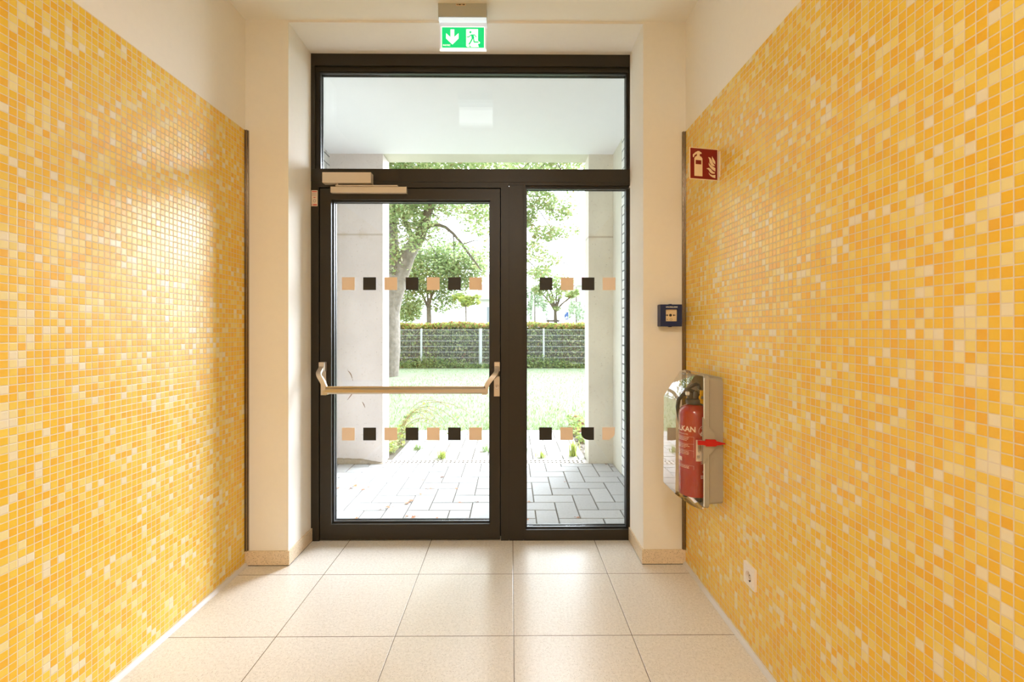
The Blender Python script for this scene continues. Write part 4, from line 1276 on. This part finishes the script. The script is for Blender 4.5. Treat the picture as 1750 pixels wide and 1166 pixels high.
# weeds by the path
def tuft(name, label, cat, x, y, n, h, spread, palette, seed, group=None):
    r = np.random.default_rng(seed)
    a = r.uniform(0, 2 * PI, n); L = h * (0.5 + 0.6 * r.random(n)); out = spread * r.random(n)
    base = np.stack([x + 0.02 * r.normal(size=n), y + 0.02 * r.normal(size=n), np.full(n, -0.004)], axis=1)
    d = np.stack([np.cos(a) * out, np.sin(a) * out, L], axis=1)
    d2 = np.stack([np.cos(a) * out * 2.2, np.sin(a) * out * 2.2, L * 0.95], axis=1)
    wv = np.stack([-np.sin(a), np.cos(a), np.zeros(n)], axis=1) * 0.004
    q1 = np.stack([base - wv, base + wv, base + d * 0.7 + wv, base + d * 0.7 - wv], axis=1)
    q2 = np.stack([base + d * 0.7 - wv, base + d * 0.7 + wv, base + d2 + wv * 0.2, base + d2 - wv * 0.2], axis=1)
    V = np.concatenate([q1, q2]).reshape(-1, 3)
    pal = np.array(palette, dtype=np.float32)
    c = pal[r.integers(0, len(pal), n)]
    C = np.repeat(np.concatenate([c, c]), 4, axis=0)
    return setp(quads_obj(name, V, C, M['leaf']), label, cat, group)
WG = 'weeds growing in the path joints'
tuft('grass_tuft', 'bright green grass tuft at the foot of the right pier by the drain', 'grass tuft', 0.655, 4.87, 70, 0.17, 0.05, G_LIME, 1, WG)
tuft('grass_tuft', 'yellow green tuft beside the drain in the middle of the door view', 'grass tuft', -0.70, 4.80, 50, 0.09, 0.07, G_LIME, 2, WG)
tuft('grass_tuft', 'low dark tuft between pavers in front of the left pier edge', 'grass tuft', -1.02, 5.15, 40, 0.05, 0.07, G_MID, 3, WG)
tuft('grass_tuft', 'small tuft growing at the drain just right of the mullion', 'grass tuft', 0.31, 4.80, 36, 0.08, 0.05, G_LIME, 4, WG)
tuft('grass_tuft', 'thin tuft between pavers close behind the door lock', 'grass tuft', -0.27, 5.05, 30, 0.08, 0.05, G_MID, 5, WG)
tuft('grass_tuft', 'sparse tuft in a paver joint right of the mullion further back', 'grass tuft', 0.14, 5.0, 24, 0.06, 0.04, G_MID, 6, WG)
# arching weeds left of the path
wd_ = thing('arching_weed', 'sprawling weed with long arching stems at the left edge of the path', 'weed', (-1.24, 5.35, -0.012))
bm = B(); Vs = []; rr = random.Random(9)
for k in range(11):
    L = rr.uniform(0.35, 0.95); H = rr.uniform(0.25, 0.62); dy = rr.uniform(-0.25, 0.3)
    pts = bez((-1.27 + rr.uniform(-0.04, 0.04), 5.35, -0.02), (-1.24, 5.35 + dy * 0.3, H * 0.8), (-1.2 + L * 0.4, 5.35 + dy * 0.6, H * 1.2), (-1.25 + L, 5.35 + dy, H * rr.uniform(0.3, 0.9)), 10)
    tube(bm, pts, [0.003] * 10 + [0.001], 4)
    Vs += [tuple(q) for q in pts[2:]]
build('stem', bm, mat('weed_stem', (0.30, 0.22, 0.10), 0.8), wd_)
V, C = leaf_cloud(rng, Vs, [(0.05, 0.05, 0.04)] * len(Vs), [2] * len(Vs), 0.022, G_LIME + G_MID)
setp(quads_obj('leaf_cluster', V, C, M['leaf'], wd_), kind='stuff')
bw = thing('bushy_weed', 'low bushy weed where the left pier meets the path', 'weed', (-1.26, 5.05, -0.012))
V, C = leaf_cloud(rng, [(-1.27, 5.05, 0.06), (-1.24, 5.3, 0.10), (-1.25, 5.6, 0.12)], [(0.06, 0.12, 0.08), (0.07, 0.14, 0.12), (0.09, 0.2, 0.13)], [110, 130, 150], 0.026, G_PALE + G_LIME + [(0.3, 0.2, 0.12)])
setp(quads_obj('leaf_cluster', V, C, M['leaf'], bw), kind='stuff')
bw = thing('bushy_weed', 'low weedy growth along the right edge of the path before the right pier', 'weed', (0.82, 5.7, -0.012))
V, C = leaf_cloud(rng, [(0.80, 5.9, 0.05), (0.84, 5.5, 0.04), (0.86, 6.3, 0.08)], [(0.08, 0.25, 0.05), (0.06, 0.2, 0.04), (0.12, 0.3, 0.08)], [200, 120, 260], 0.03, G_MID + G_LIME + [(0.25, 0.12, 0.08)])
setp(quads_obj('leaf_cluster', V, C, M['leaf'], bw), kind='stuff')
bm = B(); rr = random.Random(12)
for k in range(150):
    x, y, r_ = 0.79 + rr.uniform(-0.05, 0.14), rr.uniform(4.9, 6.1), rr.uniform(0.008, 0.022)
    m_ = bmesh.ops.create_icosphere(bm, subdivisions=1, radius=r_, matrix=Matrix.Translation((x, y, -0.006)) @ Matrix.Diagonal((1, rr.uniform(0.6, 1.2), 0.6, 1)))
setp(build('gravel', bm, mat('gravel_stone', (0.30, 0.26, 0.23), 0.9, noise=0.4, nscale=30)), 'loose gravel along the right edge of the path', 'gravel', kind='stuff')

# fallen leaves: curled, each its own object
def fallen(x, y, s, rot, col, label, seed):
    r = random.Random(seed)
    bm = B()
    out = [(0, -1.0), (0.18, -0.55), (0.62, -0.62), (0.42, -0.2), (0.95, 0.05), (0.45, 0.22), (0.40, 0.62), (0.12, 0.50), (0, 1.0), (-0.14, 0.48), (-0.45, 0.6), (-0.45, 0.2), (-0.9, 0.0), (-0.40, -0.2), (-0.6, -0.62), (-0.16, -0.55)]
    ca, sa = math.cos(rot), math.sin(rot)
    def P_(u_, v_, lift=0.0):
        zz = 0.35 * (u_ * u_) + 0.12 * math.sin(3 * v_ + seed) + 0.14 + lift
        return (x + s * (u_ * ca - v_ * sa), y + s * (u_ * sa + v_ * ca), -0.0015 + s * zz)
    c0 = bm.verts.new(P_(0, 0, -0.05))
    vs = [bm.verts.new(P_(u_, v_)) for u_, v_ in out]
    for i in range(len(vs)): bm.faces.new((c0, vs[i], vs[(i + 1) % len(vs)]))
    o = build('fallen_leaf', bm, col)
    me = o.data
    st_ = B(); tube(st_, [P_(0, -1.0), P_(0.05, -1.7)], 0.0012, 4)
    build('leaf_stalk', st_, col, o)
    return setp(o, label, 'fallen leaf', 'fallen leaves on the paving')
oc = mat('leaf_orange', (0.52, 0.22, 0.10), 0.7, noise=0.3, nscale=90)
bc = mat('leaf_brown', (0.20, 0.11, 0.075), 0.8, noise=0.3, nscale=90)
def flo(px, py):
    y = 803 * 1.3 / (py - 565); return ((px - 873) / 803 * y, y)
LV = [(579, 833.5, 1.0, 0, 'brownish leaf lying on the pavers at the far left of the door glass'), (607, 830, 1.5, 0, 'wide orange leaf below the left pier, beside a dark twiggy one'),
      (601, 834, 1.1, 1, 'dark twiggy leaf beside the wide orange leaf below the left pier'), (620.5, 837, 1.2, 0, 'orange leaf on the pavers just right of the pair below the left pier'),
      (630, 832, 0.8, 0, None), (756, 815.5, 1.5, 1, 'large brown curled leaf on the pavers in front of the drain'), (723, 820.5, 0.8, 0, None), (737, 835, 1.0, 0, None),
      (728, 835.5, 0.7, 1, None), (780, 835, 0.9, 0, None), (719, 844.5, 0.8, 0, None), (702, 856, 1.5, 0, 'upper leaf of the big orange pair in the middle of the paving'), (696, 860, 1.5, 0, 'lower leaf of the big orange pair in the middle of the paving'),
      (663, 867, 1.3, 0, 'single orange leaf left of the big orange pair'), (609, 885, 1.1, 0, 'orange leaf near the bottom left corner of the door glass'), (696, 881.5, 1.0, 0, None), (707, 884, 1.3, 0, 'wide orange leaf on the pavers at the bottom middle of the door glass'),
      (747, 885, 0.7, 0, None), (785.5, 858.5, 0.8, 0, None), (816, 858, 0.8, 1, None), (799, 886, 0.6, 0, None), (825, 887, 0.6, 0, None), (590, 841, 0.6, 1, None), (651, 870, 0.6, 1, None),
      (988, 885, 0.9, 0, 'brown orange leaf at the bottom of the sidelight glass'), (965, 824, 0.6, 0, None), (904, 858, 0.8, 0, None), (769, 763, 1.0, 0, None), (821, 772, 1.1, 0, None), (1036, 794, 0.8, 1, None), (1046, 799, 0.8, 1, None), (902, 888, 0.6, 0, None)]
ORD = ['first', 'second', 'third', 'fourth', 'fifth', 'sixth', 'seventh', 'eighth', 'ninth', 'tenth', 'eleventh', 'twelfth', 'thirteenth', 'fourteenth']
ROWS = [(876, 999, 'nearest the door'), (846, 876, 'on the middle paving'), (826, 846, 'on the far paving'), (780, 826, 'just before the drain'), (700, 780, 'beyond the drain')]
rowcount = {}
for i, (px, py, s_, k, lb) in sorted(enumerate(LV), key=lambda e: e[1][0]):
    x, y = flo(px, py)
    row = next(q for q in ROWS if q[0] <= py < q[1])
    rowcount[row[2]] = rowcount.get(row[2], 0) + 1
    lab_ = lb or 'small %s leaf, %s from left of those %s' % ('brown' if k else 'orange', ORD[rowcount[row[2]] - 1], row[2])
    fallen(x, y, 0.019 * s_, random.Random(i).uniform(0, 6.28), bc if k else oc, lab_, i)

# tree stakes
def stake(label, x0, x1, y, z):
    t_ = thing('tree_stake', label, 'tree support', ((x0 + x1) / 2, y, -0.02))
    for x in (x0, x1):
        bm = B(); tube(bm, [(x, y, -0.02), (x, y, z)], 0.035, 8); build('stake_post', bm, M['wood'], t_)
    mbox('cross_bar', (x0 - 0.08, x1 + 0.12, y - 0.05, y - 0.035, z - 0.09, z - 0.01), M['wood'], t_)
stake('dark wooden support frame of the vase shaped tree behind the hedge', tp(937, 0, 19.0)[0], tp(951, 0, 19.0)[0], 19.0, 1.3 + 19 / 803 * 18.5)
stake('wooden support frame of the young lime green tree behind the hedge', tp(786, 0, 19.5)[0], tp(800, 0, 19.5)[0], 19.5, 1.3 + 15.5 / 803 * 19.5)

# blue street sign
ss = thing('street_sign', 'small blue road sign on a white post behind the hedge', 'road sign', (tp(968, 0, 24)[0], 24, -0.02))
bm = B(); tube(bm, [(tp(968, 0, 24)[0], 24.03, -0.02), (tp(968, 0, 24)[0], 24.03, 2.6)], 0.03, 10); build('sign_post', bm, M['white_paint'], ss)
sx0, sx1, sz0, sz1 = tp(964.3, 0, 24)[0], tp(971.3, 0, 24)[0], 1.3 + 19 / 803 * 24, 1.3 + 31.5 / 803 * 24
pn = mbox('blue_panel', (sx0, sx1, 23.99, 24.0, sz0, sz1), M['sign_blue'], ss)
wx, wz = sx1 - sx0, sz1 - sz0
fz = lambda u_, v_, d: (sx0 + u_ * wx, d, sz0 + v_ * wz)
bm = B()
prism(bm, [(0.08, 0.60), (0.08, 0.92), (0.60, 0.92)], fz, 23.985, 23.99)
prism(bm, [(0.15, 0.10), (0.85, 0.10), (0.85, 0.28), (0.70, 0.42), (0.50, 0.42), (0.40, 0.28), (0.15, 0.28)], fz, 23.985, 23.99)
build('sign_symbol', bm, M['white_paint'], pn)

# houses beyond the street
def house(label, x0, x1, y0, y1, ze, zr, hip, wins):
    t_ = thing('house', label, 'house', ((x0 + x1) / 2, y0, -0.02))
    wl_ = mbox('house_wall', (x0, x1, y0, y1, -0.02, ze), M['render_white'], t_)
    bm = B(); o_ = 0.35
    a = [bm.verts.new(q) for q in ((x0 - o_, y0 - o_, ze), (x1 + o_, y0 - o_, ze), (x1 + o_, y1 + o_, ze), (x0 - o_, y1 + o_, ze))]
    ym = (y0 + y1) / 2
    r0, r1 = bm.verts.new((x0 + hip, ym, zr)), bm.verts.new((x1 - hip, ym, zr))
    for f in ((a[0], a[1], r1, r0), (a[2], a[3], r0, r1), (a[3], a[0], r0), (a[1], a[2], r1), (a[3], a[2], a[1], a[0])): bm.faces.new(f)
    build('roof', bm, M['roof'], t_)
    bm = B(); box(bm, x0 - o_, x1 + o_, y0 - o_ - 0.12, y0 - o_ + 0.02, ze - 0.12, ze)
    build('gutter', bm, M['galv'], t_)
    for (wx0, wx1, wz0, wz1) in wins:
        fr = mbox('window', (wx0 - 0.06, wx1 + 0.06, y0 - 0.04, y0, wz0 - 0.06, wz1 + 0.06), M['white_paint'], t_)
        mbox('window_pane', (wx0, wx1, y0 - 0.05, y0 - 0.04, wz0, wz1), M['window_dark'], fr)
house('white house with a red tiled roof showing right of the garden tree', -2.35, 0.55, 34, 40, 3.65, 6.6, 1.2, [(-1.72, -1.58, 1.9, 3.0)])
house('white house with a red roof corner showing beside the right pier', 4.9, 13.0, 35, 42, 4.75, 8.2, 2.4, [(8.0, 9.0, 1.4, 2.6)])
